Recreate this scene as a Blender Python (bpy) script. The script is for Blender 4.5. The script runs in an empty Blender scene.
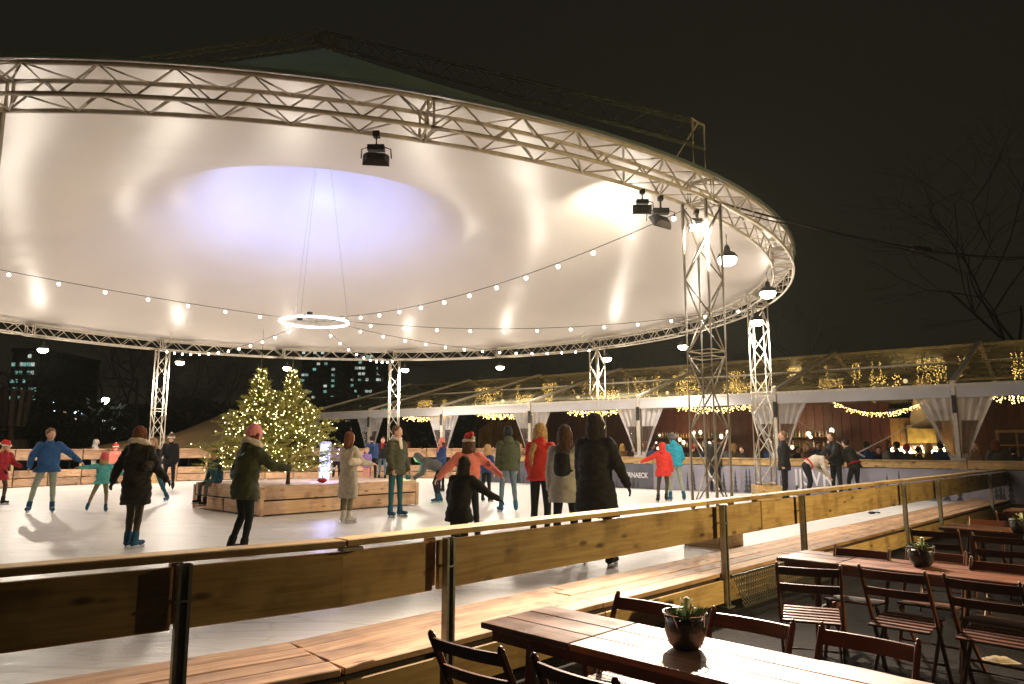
import bpy, bmesh, math, random
from mathutils import Vector, Matrix, noise
import numpy as np
random.seed(7)
R_ = math.radians
sc = bpy.context.scene
COL = sc.collection

# ------------------------------------------------------------------ camera
CAM_Z, FPX, PITCH = 1.45, 723.7, 0.1417
cam_d = bpy.data.cameras.new('camera'); cam = bpy.data.objects.new('camera', cam_d); COL.objects.link(cam)
cam.location = (0, 0, CAM_Z); cam.rotation_euler = (math.pi/2 + PITCH, 0, 0)
cam_d.sensor_width = 36; cam_d.lens = FPX/1024*36; cam_d.clip_start = .05; cam_d.clip_end = 1000
sc.camera = cam
# ------------------------------------------------------------------ night sky
w = bpy.data.worlds.new('World'); sc.world = w; w.use_nodes = True
nt = w.node_tree; bg = nt.nodes['Background']
sky = nt.nodes.new('ShaderNodeTexSky'); sky.sky_type = 'NISHITA'; sky.sun_disc = False
sky.sun_elevation = R_(-4); sky.sun_rotation = R_(200)
mixw = nt.nodes.new('ShaderNodeMix'); mixw.data_type = 'RGBA'
mixw.inputs[0].default_value = .04
mixw.inputs[6].default_value = (.0105, .0096, .0058, 1)      # city glow on low cloud
nt.links.new(sky.outputs[0], mixw.inputs[7]); nt.links.new(mixw.outputs[2], bg.inputs[0])
bg.inputs[1].default_value = 1.0
# ------------------------------------------------------------------ view
sc.view_settings.view_transform = 'Standard'; sc.view_settings.look = 'None'
sc.view_settings.exposure = 0.0; sc.view_settings.gamma = 1; sc.view_settings.use_curve_mapping = False
sc.cycles.use_denoising = True
sc.cycles.max_bounces = 7; sc.cycles.diffuse_bounces = 4; sc.cycles.glossy_bounces = 3
sc.cycles.transparent_max_bounces = 10; sc.cycles.sample_clamp_indirect = 4
sc.cycles.caustics_reflective = False; sc.cycles.caustics_refractive = False

# ------------------------------------------------------------------ pixel helpers (direction only; the plane gives the distance)
_c, _s = math.cos(PITCH), math.sin(PITCH)
def ray(x, y):
    a, u = (x-512)/FPX, (342-y)/FPX
    return Vector((a, _c-u*_s, _s+u*_c))
def px(x, y, z=0.0):
    d = ray(x, y); t = (z-CAM_Z)/d.z
    return Vector((d.x*t, d.y*t, z))
def pxd(x, y, dist):
    d = ray(x, y); t = dist/d.y
    return Vector((d.x*t, dist, CAM_Z+d.z*t))
def on_wall(x, y, p, dirv):
    "hit the vertical plane through p along dirv"
    d = ray(x, y); n = Vector((-dirv.y, dirv.x, 0)); t = n.dot(Vector((p.x, p.y, 0)))/n.dot(Vector((d.x, d.y, 0)))
    return Vector((d.x*t, d.y*t, CAM_Z+d.z*t))

# ------------------------------------------------------------------ materials
M = {}
def mat(name, col, rough=.6, metal=0, var=.15, scale=6, bump=0, bscale=40, spec=.5, emit=None, estr=0, sample=True, sheen=0):
    m = bpy.data.materials.new(name); m.use_nodes = True; n = m.node_tree; b = n.nodes['Principled BSDF']
    b.inputs['Roughness'].default_value = rough; b.inputs['Metallic'].default_value = metal
    b.inputs['Specular IOR Level'].default_value = spec
    c = (*col, 1)
    b.inputs['Base Color'].default_value = c
    if sheen: b.inputs['Sheen Weight'].default_value = sheen
    if emit:
        b.inputs['Emission Color'].default_value = (*emit, 1); b.inputs['Emission Strength'].default_value = estr
        if not sample: m.cycles.emission_sampling = 'NONE'
    tc = n.nodes.new('ShaderNodeTexCoord')
    if var:
        oi = n.nodes.new('ShaderNodeObjectInfo')
        ad = n.nodes.new('ShaderNodeVectorMath'); ad.operation = 'ADD'
        ml = n.nodes.new('ShaderNodeMath'); ml.operation = 'MULTIPLY'; ml.inputs[1].default_value = 37
        n.links.new(oi.outputs['Random'], ml.inputs[0]); n.links.new(tc.outputs['Object'], ad.inputs[0]); n.links.new(ml.outputs[0], ad.inputs[1])
        t = n.nodes.new('ShaderNodeTexNoise'); t.inputs['Scale'].default_value = scale; t.inputs['Detail'].default_value = 5
        n.links.new(ad.outputs[0], t.inputs['Vector'])
        r = n.nodes.new('ShaderNodeValToRGB')
        r.color_ramp.elements[0].position = .3; r.color_ramp.elements[1].position = .7
        r.color_ramp.elements[0].color = (*[max(0, v*(1-var)) for v in col], 1)
        r.color_ramp.elements[1].color = (*[min(1, v*(1+var)) for v in col], 1)
        n.links.new(t.outputs[0], r.inputs[0]); n.links.new(r.outputs[0], b.inputs['Base Color'])
    if bump:
        t2 = n.nodes.new('ShaderNodeTexNoise'); t2.inputs['Scale'].default_value = bscale; t2.inputs['Detail'].default_value = 4
        n.links.new(tc.outputs['Object'], t2.inputs['Vector'])
        bp = n.nodes.new('ShaderNodeBump'); bp.inputs['Strength'].default_value = bump; bp.inputs['Distance'].default_value = .02
        n.links.new(t2.outputs[0], bp.inputs['Height']); n.links.new(bp.outputs[0], b.inputs['Normal'])
    M[name] = m
    return m

def wood(name, light, dark, rough=.6, knots=True, grain=1.0):
    "timber, grain along the object's local X"
    m = bpy.data.materials.new(name); m.use_nodes = True; n = m.node_tree; b = n.nodes['Principled BSDF']
    b.inputs['Roughness'].default_value = rough
    tc = n.nodes.new('ShaderNodeTexCoord'); oi = n.nodes.new('ShaderNodeObjectInfo')
    ml = n.nodes.new('ShaderNodeMath'); ml.operation = 'MULTIPLY'; ml.inputs[1].default_value = 53
    n.links.new(oi.outputs['Random'], ml.inputs[0])
    ad = n.nodes.new('ShaderNodeVectorMath'); ad.operation = 'ADD'
    n.links.new(tc.outputs['Object'], ad.inputs[0]); n.links.new(ml.outputs[0], ad.inputs[1])
    mp = n.nodes.new('ShaderNodeMapping'); mp.inputs['Scale'].default_value = (1.1, 16*grain, 16*grain)
    n.links.new(ad.outputs[0], mp.inputs[0])
    t = n.nodes.new('ShaderNodeTexNoise'); t.inputs['Scale'].default_value = 1.6; t.inputs['Detail'].default_value = 7; t.inputs['Distortion'].default_value = .8
    n.links.new(mp.outputs[0], t.inputs['Vector'])
    r = n.nodes.new('ShaderNodeValToRGB'); r.color_ramp.elements[0].position = .3; r.color_ramp.elements[1].position = .66
    r.color_ramp.elements[0].color = (*dark, 1); r.color_ramp.elements[1].color = (*light, 1)
    n.links.new(t.outputs[0], r.inputs[0])
    # board to board tint
    hs = n.nodes.new('ShaderNodeHueSaturation')
    mr = n.nodes.new('ShaderNodeMapRange'); mr.inputs[3].default_value = .72; mr.inputs[4].default_value = 1.18
    n.links.new(oi.outputs['Random'], mr.inputs[0]); n.links.new(mr.outputs[0], hs.inputs['Value'])
    last = r.outputs[0]
    if knots:
        mp2 = n.nodes.new('ShaderNodeMapping'); mp2.inputs['Scale'].default_value = (2.2, 6, 6)
        n.links.new(ad.outputs[0], mp2.inputs[0])
        v = n.nodes.new('ShaderNodeTexVoronoi'); v.inputs['Scale'].default_value = 1.15
        n.links.new(mp2.outputs[0], v.inputs['Vector'])
        kr = n.nodes.new('ShaderNodeValToRGB'); kr.color_ramp.elements[0].position = .07; kr.color_ramp.elements[1].position = .2
        kr.color_ramp.elements[0].color = (.25, .25, .25, 1); kr.color_ramp.elements[1].color = (1, 1, 1, 1)
        n.links.new(v.outputs['Distance'], kr.inputs[0])
        mx = n.nodes.new('ShaderNodeMix'); mx.data_type = 'RGBA'; mx.blend_type = 'MULTIPLY'; mx.inputs[0].default_value = 1
        n.links.new(last, mx.inputs[6]); n.links.new(kr.outputs[0], mx.inputs[7]); last = mx.outputs[2]
    # scuffs
    t3 = n.nodes.new('ShaderNodeTexNoise'); t3.inputs['Scale'].default_value = 3.2; t3.inputs['Detail'].default_value = 6
    n.links.new(ad.outputs[0], t3.inputs['Vector'])
    r3 = n.nodes.new('ShaderNodeValToRGB'); r3.color_ramp.elements[0].position = .33; r3.color_ramp.elements[1].position = .5
    r3.color_ramp.elements[0].color = (.62, .6, .58, 1); r3.color_ramp.elements[1].color = (1, 1, 1, 1)
    n.links.new(t3.outputs[0], r3.inputs[0])
    mx = n.nodes.new('ShaderNodeMix'); mx.data_type = 'RGBA'; mx.blend_type = 'MULTIPLY'; mx.inputs[0].default_value = 1
    n.links.new(last, mx.inputs[6]); n.links.new(r3.outputs[0], mx.inputs[7])
    n.links.new(mx.outputs[2], hs.inputs['Color']); n.links.new(hs.outputs[0], b.inputs['Base Color'])
    bp = n.nodes.new('ShaderNodeBump'); bp.inputs['Strength'].default_value = .45; bp.inputs['Distance'].default_value = .004
    n.links.new(t.outputs[0], bp.inputs['Height']); n.links.new(bp.outputs[0], b.inputs['Normal'])
    rr = n.nodes.new('ShaderNodeMapRange'); rr.inputs[3].default_value = rough-.22; rr.inputs[4].default_value = rough+.2
    n.links.new(t3.outputs[0], rr.inputs[0]); n.links.new(rr.outputs[0], b.inputs['Roughness'])
    M[name] = m
    return m

def emis(name, col, s, sample=True):
    m = bpy.data.materials.new(name); m.use_nodes = True; n = m.node_tree; n.nodes.clear()
    e = n.nodes.new('ShaderNodeEmission'); o = n.nodes.new('ShaderNodeOutputMaterial')
    e.inputs[0].default_value = (*col, 1); e.inputs[1].default_value = s
    n.links.new(e.outputs[0], o.inputs[0])
    if not sample: m.cycles.emission_sampling = 'NONE'
    M[name] = m
    return m

def clear_film(name, tint, gloss, haze, hcol):
    m = bpy.data.materials.new(name); m.use_nodes = True; n = m.node_tree; n.nodes.clear()
    o = n.nodes.new('ShaderNodeOutputMaterial')
    t = n.nodes.new('ShaderNodeBsdfTransparent'); t.inputs[0].default_value = (*tint, 1)
    g = n.nodes.new('ShaderNodeBsdfGlossy'); g.inputs['Roughness'].default_value = .12
    d = n.nodes.new('ShaderNodeBsdfDiffuse'); d.inputs[0].default_value = (*hcol, 1)
    tl = n.nodes.new('ShaderNodeBsdfTranslucent'); tl.inputs[0].default_value = (*hcol, 1)
    a0 = n.nodes.new('ShaderNodeMixShader'); a0.inputs[0].default_value = .5
    n.links.new(d.outputs[0], a0.inputs[1]); n.links.new(tl.outputs[0], a0.inputs[2])
    a = n.nodes.new('ShaderNodeMixShader'); a.inputs[0].default_value = gloss
    n.links.new(t.outputs[0], a.inputs[1]); n.links.new(g.outputs[0], a.inputs[2])
    tc = n.nodes.new('ShaderNodeTexCoord'); nz = n.nodes.new('ShaderNodeTexNoise'); nz.inputs['Scale'].default_value = 1.3; nz.inputs['Detail'].default_value = 5
    n.links.new(tc.outputs['Object'], nz.inputs['Vector'])
    mr = n.nodes.new('ShaderNodeMapRange'); mr.inputs[1].default_value = .3; mr.inputs[2].default_value = .7
    mr.inputs[3].default_value = haze*.5; mr.inputs[4].default_value = haze*1.5
    n.links.new(nz.outputs[0], mr.inputs[0])
    c = n.nodes.new('ShaderNodeMixShader'); n.links.new(mr.outputs[0], c.inputs[0])
    n.links.new(a.outputs[0], c.inputs[1]); n.links.new(a0.outputs[0], c.inputs[2]); n.links.new(c.outputs[0], o.inputs[0])
    bp = n.nodes.new('ShaderNodeBump'); bp.inputs['Strength'].default_value = .4; bp.inputs['Distance'].default_value = .05
    n.links.new(nz.outputs[0], bp.inputs['Height']); n.links.new(bp.outputs[0], g.inputs['Normal'])
    M[name] = m
    return m

wood('pine', (.60, .41, .17), (.42, .25, .09), .55)
wood('deck', (.58, .37, .22), (.33, .18, .10), .62)
wood('pale_pine', (.66, .43, .25), (.50, .30, .17), .6)
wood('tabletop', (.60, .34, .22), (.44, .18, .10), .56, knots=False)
wood('table_red', (.22, .075, .03), (.13, .04, .016), .45, knots=False)  # darker red tabletop copy: dim light on the farther tables put into colour
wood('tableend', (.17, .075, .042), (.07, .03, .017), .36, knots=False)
wood('chairwood', (.16, .05, .02), (.09, .026, .011), .42, knots=False)
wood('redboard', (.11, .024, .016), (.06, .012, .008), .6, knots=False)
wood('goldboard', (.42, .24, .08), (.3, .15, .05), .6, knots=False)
wood('darkboard', (.06, .035, .02), (.03, .018, .01), .7, knots=False)
mat('galv', (.33, .32, .27), .45, .7, .2, 18, .15, 60)
mat('alu', (.62, .56, .46), .5, .12, .15, 9)
mat('alu_dark', (.58, .52, .42), .55, .1, .2, 9)
mat('black', (.012, .012, .013), .5, 0, .3)
mat('rubber', (.02, .02, .02), .7, 0, .2)
mat('terrace', (.009, .006, .005), .85, 0, .35, 3, .5, 30, spec=.15)
mat('soil', (.02, .02, .016), .9, 0, .4, .4, .6, 3)
mat('cable', (.01, .01, .01), .6, 0, 0)
mat('white_pvc', (.55, .53, .54), .5, 0, .06, 2)
mat('outer_fabric', (.50, .56, .48), .7, 0, .12, .5)
M['outer_fabric'].node_tree.nodes['Principled BSDF'].inputs['Transmission Weight'].default_value = 0
mat('steel', (.5, .5, .5), .25, 1, .1)
mat('perf', (.14, .13, .11), .4, .8, .2)
mat('pot', (.015, .014, .012), .35, 0, .3, 20, .3, 40)
mat('leaf', (.06, .12, .03), .6, 0, .4, 30)
mat('flower', (.7, .75, .5), .6, 0, .2, 30)
mat('needle', (.40, .38, .085), .6, 0, .45, 8)
mat('bark', (.06, .04, .025), .9, 0, .3, 20, .5, 40)
mat('twig', (.022, .019, .014), .9, 0, .3, 5)
mat('tan_canvas', (.34, .24, .13), .75, 0, .12, 1.5, .2, 3)
mat('concrete', (.05, .055, .055), .8, 0, .2, .5)
mat('banner', (.28, .27, .34), .45, 0, .25, 1.1)
mat('banner_dark', (.10, .10, .13), .5, 0, .3, 2)
mat('print_white', (.8, .78, .8), .5, 0, 0)
mat('bar_wood', (.12, .06, .03), .5, 0, .3, 5)
emis('bulb', (1, .86, .62), 30, False)
emis('lamp_glow', (1, .90, .70), 26, False)
emis('led_ring', (.86, .92, 1), 9)
emis('fairy', (1, .84, .45), 22)
emis('fairy_gold', (1, .64, .2), 9, False)
emis('win_green', (.35, .75, .65), .55, False)
emis('win_pale', (.75, .85, .75), .7, False)
emis('win_warm', (1, .75, .4), .9, False)
emis('blue_panel', (.55, .62, 1), 3.0)
emis('street', (.95, 1, .85), 22, False)
emis('cool_dot', (.6, .8, 1), 6, False)
emis('bar_glow', (1, .82, .55), 2.2)
emis('picture_lit', (.75, .42, .12), .5)

# ------------------------------------------------------------------ mesh builder
def frame(d, up=Vector((0, 0, 1))):
    d = d.normalized()
    if abs(d.dot(up)) > .98: up = Vector((1, 0, 0)) if abs(d.x) < .9 else Vector((0, 1, 0))
    x = d.cross(up).normalized(); y = x.cross(d).normalized()
    return x, y
class B:
    def __init__(s): s.v = []; s.f = []; s.m = []
    def add(s, vs, fs, mi=0):
        o = len(s.v); s.v += [tuple(v) for v in vs]; s.f += [tuple(i+o for i in f) for f in fs]; s.m += [mi]*len(fs); return s
    def box(s, c, size, rot=None, mi=0):
        c = Vector(c); hx, hy, hz = [k/2 for k in size]; vs = []
        for z in (-hz, hz):
            for x, y in ((-hx, -hy), (hx, -hy), (hx, hy), (-hx, hy)):
                p = Vector((x, y, z)); vs.append(c+(rot @ p if rot else p))
        return s.add(vs, [(3, 2, 1, 0), (4, 5, 6, 7), (0, 1, 5, 4), (1, 2, 6, 5), (2, 3, 7, 6), (3, 0, 4, 7)], mi)
    def beam(s, p0, p1, w, t, up=Vector((0, 0, 1)), mi=0):
        "box from p0 to p1, w across, t along up"
        p0, p1 = Vector(p0), Vector(p1); d = p1-p0; x, y = frame(d, Vector(up)); z = d.normalized()
        return s.box((p0+p1)/2, (w, t, d.length), Matrix((x, y, z)).transposed(), mi)
    def tube(s, pts, r, n=6, mi=0, cap=True):
        pts = [Vector(p) for p in pts]; k = len(pts); rs = r if isinstance(r, (list, tuple)) else [r]*k
        vs = []; x0 = None
        for i, p in enumerate(pts):
            d = (pts[min(i+1, k-1)]-pts[max(i-1, 0)])
            if d.length < 1e-9: d = Vector((0, 0, 1))
            if x0 is None: x, y = frame(d)
            else:
                dn = d.normalized(); x = (x0-dn*x0.dot(dn)); x = x.normalized() if x.length > 1e-6 else frame(d)[0]; y = dn.cross(x)
            x0 = x
            for j in range(n):
                a = 2*math.pi*j/n; vs.append(p+x*math.cos(a)*rs[i]+y*math.sin(a)*rs[i])
        fs = [(i*n+j, i*n+(j+1) % n, (i+1)*n+(j+1) % n, (i+1)*n+j) for i in range(k-1) for j in range(n)]
        if cap: fs += [tuple(range(n-1, -1, -1)), tuple((k-1)*n+j for j in range(n))]
        return s.add(vs, fs, mi)
    def lathe(s, prof, c=(0, 0, 0), n=16, mi=0):
        c = Vector(c); vs = []; k = len(prof)
        for r, z in prof:
            for j in range(n):
                a = 2*math.pi*j/n; vs.append(c+Vector((r*math.cos(a), r*math.sin(a), z)))
        fs = [(i*n+j, i*n+(j+1) % n, (i+1)*n+(j+1) % n, (i+1)*n+j) for i in range(k-1) for j in range(n)]
        fs += [tuple(range(n-1, -1, -1)), tuple((k-1)*n+j for j in range(n))]
        return s.add(vs, fs, mi)
    def ball(s, c, r, n=8, mi=0, sc_=(1, 1, 1)):
        c = Vector(c); k = max(3, n//2); vs = [c+Vector((0, 0, r*sc_[2]))]
        for i in range(1, k):
            t = math.pi*i/k
            for j in range(n):
                a = 2*math.pi*j/n; vs.append(c+Vector((r*sc_[0]*math.sin(t)*math.cos(a), r*sc_[1]*math.sin(t)*math.sin(a), r*sc_[2]*math.cos(t))))
        vs.append(c-Vector((0, 0, r*sc_[2]))); fs = []
        for j in range(n): fs.append((0, 1+j, 1+(j+1) % n))
        for i in range(k-2):
            for j in range(n): fs.append((1+i*n+j, 1+(i+1)*n+j, 1+(i+1)*n+(j+1) % n, 1+i*n+(j+1) % n))
        l = len(vs)-1; b0 = 1+(k-2)*n
        for j in range(n): fs.append((l, b0+(j+1) % n, b0+j))
        return s.add(vs, fs, mi)
    def octa(s, c, r, mi=0):
        c = Vector(c); vs = [c+Vector(d)*r for d in ((1, 0, 0), (-1, 0, 0), (0, 1, 0), (0, -1, 0), (0, 0, 1), (0, 0, -1))]
        return s.add(vs, [(0, 2, 4), (2, 1, 4), (1, 3, 4), (3, 0, 4), (2, 0, 5), (1, 2, 5), (3, 1, 5), (0, 3, 5)], mi)
    def quad(s, a, b, c, d, mi=0): return s.add([a, b, c, d], [(0, 1, 2, 3)], mi)
    def mesh(s, name, mats, smooth=False):
        me = bpy.data.meshes.new(name); me.from_pydata(s.v, [], s.f)
        for m_ in (mats if isinstance(mats, (list, tuple)) else [mats]): me.materials.append(M[m_] if isinstance(m_, str) else m_)
        if any(s.m): me.polygons.foreach_set('material_index', s.m)
        if smooth: me.polygons.foreach_set('use_smooth', [True]*len(s.f))
        me.update(); return me
    def obj(s, name, mats, parent=None, smooth=False, world=True):
        "vertices in world space; a parent at rest (never turned) takes them relative to its place"
        if parent is not None and world:
            o = origin(parent); s.v = [(x-o.x, y-o.y, z-o.z) for x, y, z in s.v]
        return link(bpy.data.objects.new(name, s.mesh(name, mats, smooth)), parent)
def link(o, parent=None):
    COL.objects.link(o)
    if parent is not None: o.parent = parent
    return o
def origin(o):
    v = Vector((0, 0, 0))
    while o is not None: v += o.location; o = o.parent
    return v
def tag(o, label=None, cat=None, group=None, kind=None):
    if label: o['label'] = label
    if cat: o['category'] = cat
    if group: o['group'] = group
    if kind: o['kind'] = kind
    return o
def thing(name, loc, label, cat, group=None, rz=0):
    o = bpy.data.objects.new(name, None); o.empty_display_size = .2; o.location = loc; o.rotation_euler = (0, 0, rz); COL.objects.link(o)
    return tag(o, label, cat, group)
def copy_tree(o, parent=None):
    c = o.copy(); COL.objects.link(c); c.parent = parent
    for ch in list(o.children): copy_tree(ch, c)
    return c
_bm = {}
def board_mesh(L, W_, T, matn, bev=.006):
    k = (round(L, 3), round(W_, 3), round(T, 3), matn)
    if k in _bm: return _bm[k]
    b = B(); e = min(bev, T*.3); hx, hy, hz = L/2, W_/2, T/2
    rings = []
    for x, s_ in ((-hx, e), (-hx+e, 0), (hx-e, 0), (hx, e)):
        rings.append([(x, -hy+s_, -hz+e), (x, -hy+s_, hz-e), (x, -hy+e, hz-s_), (x, hy-e, hz-s_), (x, hy-s_, hz-e), (x, hy-s_, -hz+e), (x, hy-e, -hz+s_), (x, -hy+e, -hz+s_)])
    vs = [p for r in rings for p in r]
    fs = [(i*8+j, (i+1)*8+j, (i+1)*8+(j+1) % 8, i*8+(j+1) % 8) for i in range(3) for j in range(8)]
    fs += [tuple(range(8)), tuple(range(31, 23, -1))]
    b.add(vs, fs); _bm[k] = b.mesh('board', matn); return _bm[k]
def plank(name, p0, p1, W_, T, matn, parent=None, up=Vector((0, 0, 1)), bev=.006):
    "a board of its own: local X along its length, width across, thickness along up"
    p0, p1 = Vector(p0), Vector(p1); d = p1-p0; x = d.normalized(); up = Vector(up)
    y = up.cross(x).normalized(); z = x.cross(y)
    o = bpy.data.objects.new(name, board_mesh(d.length, W_, T, matn, bev))
    c = (p0+p1)/2 - (origin(parent) if parent is not None else Vector((0, 0, 0)))
    o.matrix_basis = Matrix.Translation(c) @ Matrix((x, y, z)).transposed().to_4x4()
    return link(o, parent)
def lamp(name, kind, loc, power, col, parent=None, size=.2, aim=None, spot=None, blend=.5):
    l = bpy.data.lights.new(name, kind); l.energy = power; l.color = col
    if kind == 'AREA': l.shape = 'DISK'; l.size = size
    else: l.shadow_soft_size = size
    if kind == 'SPOT': l.spot_size = R_(spot); l.spot_blend = blend
    o = bpy.data.objects.new(name, l); loc = Vector(loc)
    if aim is not None:
        o.rotation_mode = 'QUATERNION'; o.rotation_quaternion = (Vector(aim)-loc).to_track_quat('-Z', 'Y')
    o.location = loc-(origin(parent) if parent is not None else Vector((0, 0, 0)))
    return link(o, parent)

def translucent(matn, fac, col):
    "let a little light through a fabric"
    n = M[matn].node_tree; b = n.nodes['Principled BSDF']; o = [k for k in n.nodes if k.type == 'OUTPUT_MATERIAL'][0]
    t = n.nodes.new('ShaderNodeBsdfTranslucent'); t.inputs[0].default_value = (*col, 1); mx = n.nodes.new('ShaderNodeMixShader'); mx.inputs[0].default_value = fac
    n.links.new(b.outputs[0], mx.inputs[1]); n.links.new(t.outputs[0], mx.inputs[2]); n.links.new(mx.outputs[0], o.inputs[0])
translucent('outer_fabric', .5, (.6, .75, .6))

# ================================================================== GROUND, ICE, DECK, RAILING
ICE = 0.0; FLOOR = -.25; DECK = .10; RAIL = .86
CX, CY, RR, ZB, SQ, PH = -5.46, 19.73, 12.18, 5.206, .36, -.807
CEN = Vector((CX, CY, 0))
b = B(); b.quad((-300, -60, FLOOR-.02), (300, -60, FLOOR-.02), (300, 400, FLOOR-.02), (-300, 400, FLOOR-.02))
tag(b.obj('ground', 'soil'), kind='structure')

# railing line: two straight runs that meet at the butt joint of the cap board
J = px(345, 540, RAIL); PL = px(0, 567.7, RAIL); PR = px(1010, 468.5, RAIL)
J.z = PL.z = PR.z = 0
dR = (PR-J).normalized(); dL = (J-PL).normalized(); PL = J-dL*6.5
nR = Vector((-dR.y, dR.x, 0)); nL = Vector((-dL.y, dL.x, 0))          # towards the ice
nJ = (nR+nL).normalized()
PE = J+dR*21.0
def off(k):      # polyline offset by k towards the ice
    return [PL+nL*k, J+nJ*k/nJ.dot(nR), PE+nR*k]

# far barrier along the marquee: straight, parallel with it
TD = Vector((-.78, .626, 0)).normalized(); TN = Vector((-TD.y, TD.x, 0))*-1     # along the eave (to the left), away from camera
T0 = Vector((12.5, 20.5, 0))
BW = T0-TN*1.7
# ice outline
def isect(p, d, q, e):
    den = d.x*e.y-d.y*e.x; t = ((q.x-p.x)*e.y-(q.y-p.y)*e.x)/den
    return p+d*t
o_ = off(.75)
cornerR = isect(o_[1], dR, BW, TD)
RB = 12.9
bl_end = BW+TD*13.5
pts = [o_[0], o_[1], cornerR, bl_end]
a0 = math.atan2(bl_end.y-CY, bl_end.x-CX); a1 = math.atan2(o_[0].y-CY, o_[0].x-CX)+2*math.pi
arc = [Vector((CX+RB*math.cos(a), CY+RB*math.sin(a), 0)) for a in np.linspace(max(a0, R_(52)), a1-.25, 40)]
pts += arc
m = mat('ice', (.80, .78, .75), .4, 0, .06, 1.2)
n = m.node_tree; bs = n.nodes['Principled BSDF']
tc = n.nodes.new('ShaderNodeTexCoord'); hts = []
for sx, sy, rz, st in ((.5, 9, .4, .5), (.6, 11, -.5, .4), (.5, 8, 1.3, .4), (28, 28, 0, .3)):
    mp = n.nodes.new('ShaderNodeMapping'); mp.inputs['Scale'].default_value = (sx, sy, 1); mp.inputs['Rotation'].default_value = (0, 0, rz)
    n.links.new(tc.outputs['Object'], mp.inputs[0]); t = n.nodes.new('ShaderNodeTexNoise'); t.inputs['Scale'].default_value = 1.5; t.inputs['Detail'].default_value = 6; t.inputs['Distortion'].default_value = .5
    n.links.new(mp.outputs[0], t.inputs['Vector']); hts.append((t, st))
acc = None
for t, st in hts:
    q = n.nodes.new('ShaderNodeMath'); q.operation = 'MULTIPLY_ADD'; q.inputs[1].default_value = st
    n.links.new(t.outputs[0], q.inputs[0])
    if acc: n.links.new(acc.outputs[0], q.inputs[2])
    else: q.inputs[2].default_value = 0
    acc = q
bp = n.nodes.new('ShaderNodeBump'); bp.inputs['Strength'].default_value = .5; bp.inputs['Distance'].default_value = .012
n.links.new(acc.outputs[0], bp.inputs['Height']); n.links.new(bp.outputs[0], bs.inputs['Normal'])
mr = n.nodes.new('ShaderNodeMapRange'); mr.inputs[1].default_value = .55; mr.inputs[2].default_value = 1.05; mr.inputs[3].default_value = .22; mr.inputs[4].default_value = .62
n.links.new(acc.outputs[0], mr.inputs[0]); n.links.new(mr.outputs[0], bs.inputs['Roughness'])
cr = n.nodes.new('ShaderNodeValToRGB'); cr.color_ramp.elements[0].position = .56; cr.color_ramp.elements[1].position = .98
cr.color_ramp.elements[0].color = (.66, .64, .62, 1); cr.color_ramp.elements[1].color = (.86, .84, .80, 1)
n.links.new(acc.outputs[0], cr.inputs[0]); last = cr.outputs[0]
for (sx, sy, rz, wd, dk) in ((.22, 1.1, .5, .010, .80), (.16, .9, -.35, .008, .82), (.3, 1.6, 1.2, .010, .84), (.12, .8, .05, .007, .78)):      # skate cuts
    mp = n.nodes.new('ShaderNodeMapping'); mp.inputs['Scale'].default_value = (sx, sy, 1); mp.inputs['Rotation'].default_value = (0, 0, rz); n.links.new(tc.outputs['Object'], mp.inputs[0])
    t = n.nodes.new('ShaderNodeTexNoise'); t.inputs['Scale'].default_value = 2.2; t.inputs['Detail'].default_value = 1.5; n.links.new(mp.outputs[0], t.inputs['Vector'])
    q1 = n.nodes.new('ShaderNodeMath'); q1.operation = 'SUBTRACT'; q1.inputs[1].default_value = .5; n.links.new(t.outputs[0], q1.inputs[0])
    q2 = n.nodes.new('ShaderNodeMath'); q2.operation = 'ABSOLUTE'; n.links.new(q1.outputs[0], q2.inputs[0])
    q3 = n.nodes.new('ShaderNodeMapRange'); q3.inputs[2].default_value = wd; q3.inputs[3].default_value = dk; q3.inputs[4].default_value = 1; n.links.new(q2.outputs[0], q3.inputs[0])
    mx = n.nodes.new('ShaderNodeMix'); mx.data_type = 'RGBA'; mx.blend_type = 'MULTIPLY'; mx.inputs[0].default_value = 1; n.links.new(last, mx.inputs[6]); n.links.new(q3.outputs[0], mx.inputs[7]); last = mx.outputs[2]
n.links.new(last, bs.inputs['Base Color'])
b = B(); vs = pts+[Vector((p.x, p.y, FLOOR)) for p in pts]; k = len(pts)
b.add(vs, [tuple(range(k))]+[(i, i+k, (i+1) % k+k, (i+1) % k) for i in range(k)])
tag(b.obj('ice', 'ice'), kind='structure')
# terrace floor, reaching under the deck
b = B(); q = off(.6)
b.add([q[0], q[1], q[2], q[2]+Vector((30, -20, 0)), Vector((20, -25, 0)), Vector((-15, -25, 0))], [(0, 5, 4, 3, 2, 1)])
b.v = [(x, y, FLOOR) for x, y, z in b.v]
tag(b.obj('terrace', 'terrace'), kind='structure')

# deck: plank walkway between railing and ice, laid lengthwise in rows with butt joints
deck = bpy.data.objects.new('deck', None); COL.objects.link(deck); tag(deck, kind='structure')
WD = .80; nrow = 4; wrow = WD/nrow
for r in range(nrow):
    c = -.03+wrow*(r+.5)
    A, Jc, E = off(c)
    for (p, q, d) in ((A, Jc, dL), (Jc, E, dR)):
        Lt = (q-p).length; s0 = 0
        cut = [0]; t = random.uniform(1.2, 3.6) if r % 2 else 2.6
        while t < Lt-.5: cut.append(t); t += 3.9
        cut.append(Lt)
        for i in range(len(cut)-1):
            dz = random.uniform(-.0025, .0025)
            plank('plank', p+d*(cut[i]+.003)+Vector((0, 0, DECK-.0225+dz)), p+d*(cut[i+1]-.003)+Vector((0, 0, DECK-.0225+dz)), wrow-.006, .045, 'deck', deck)
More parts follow.
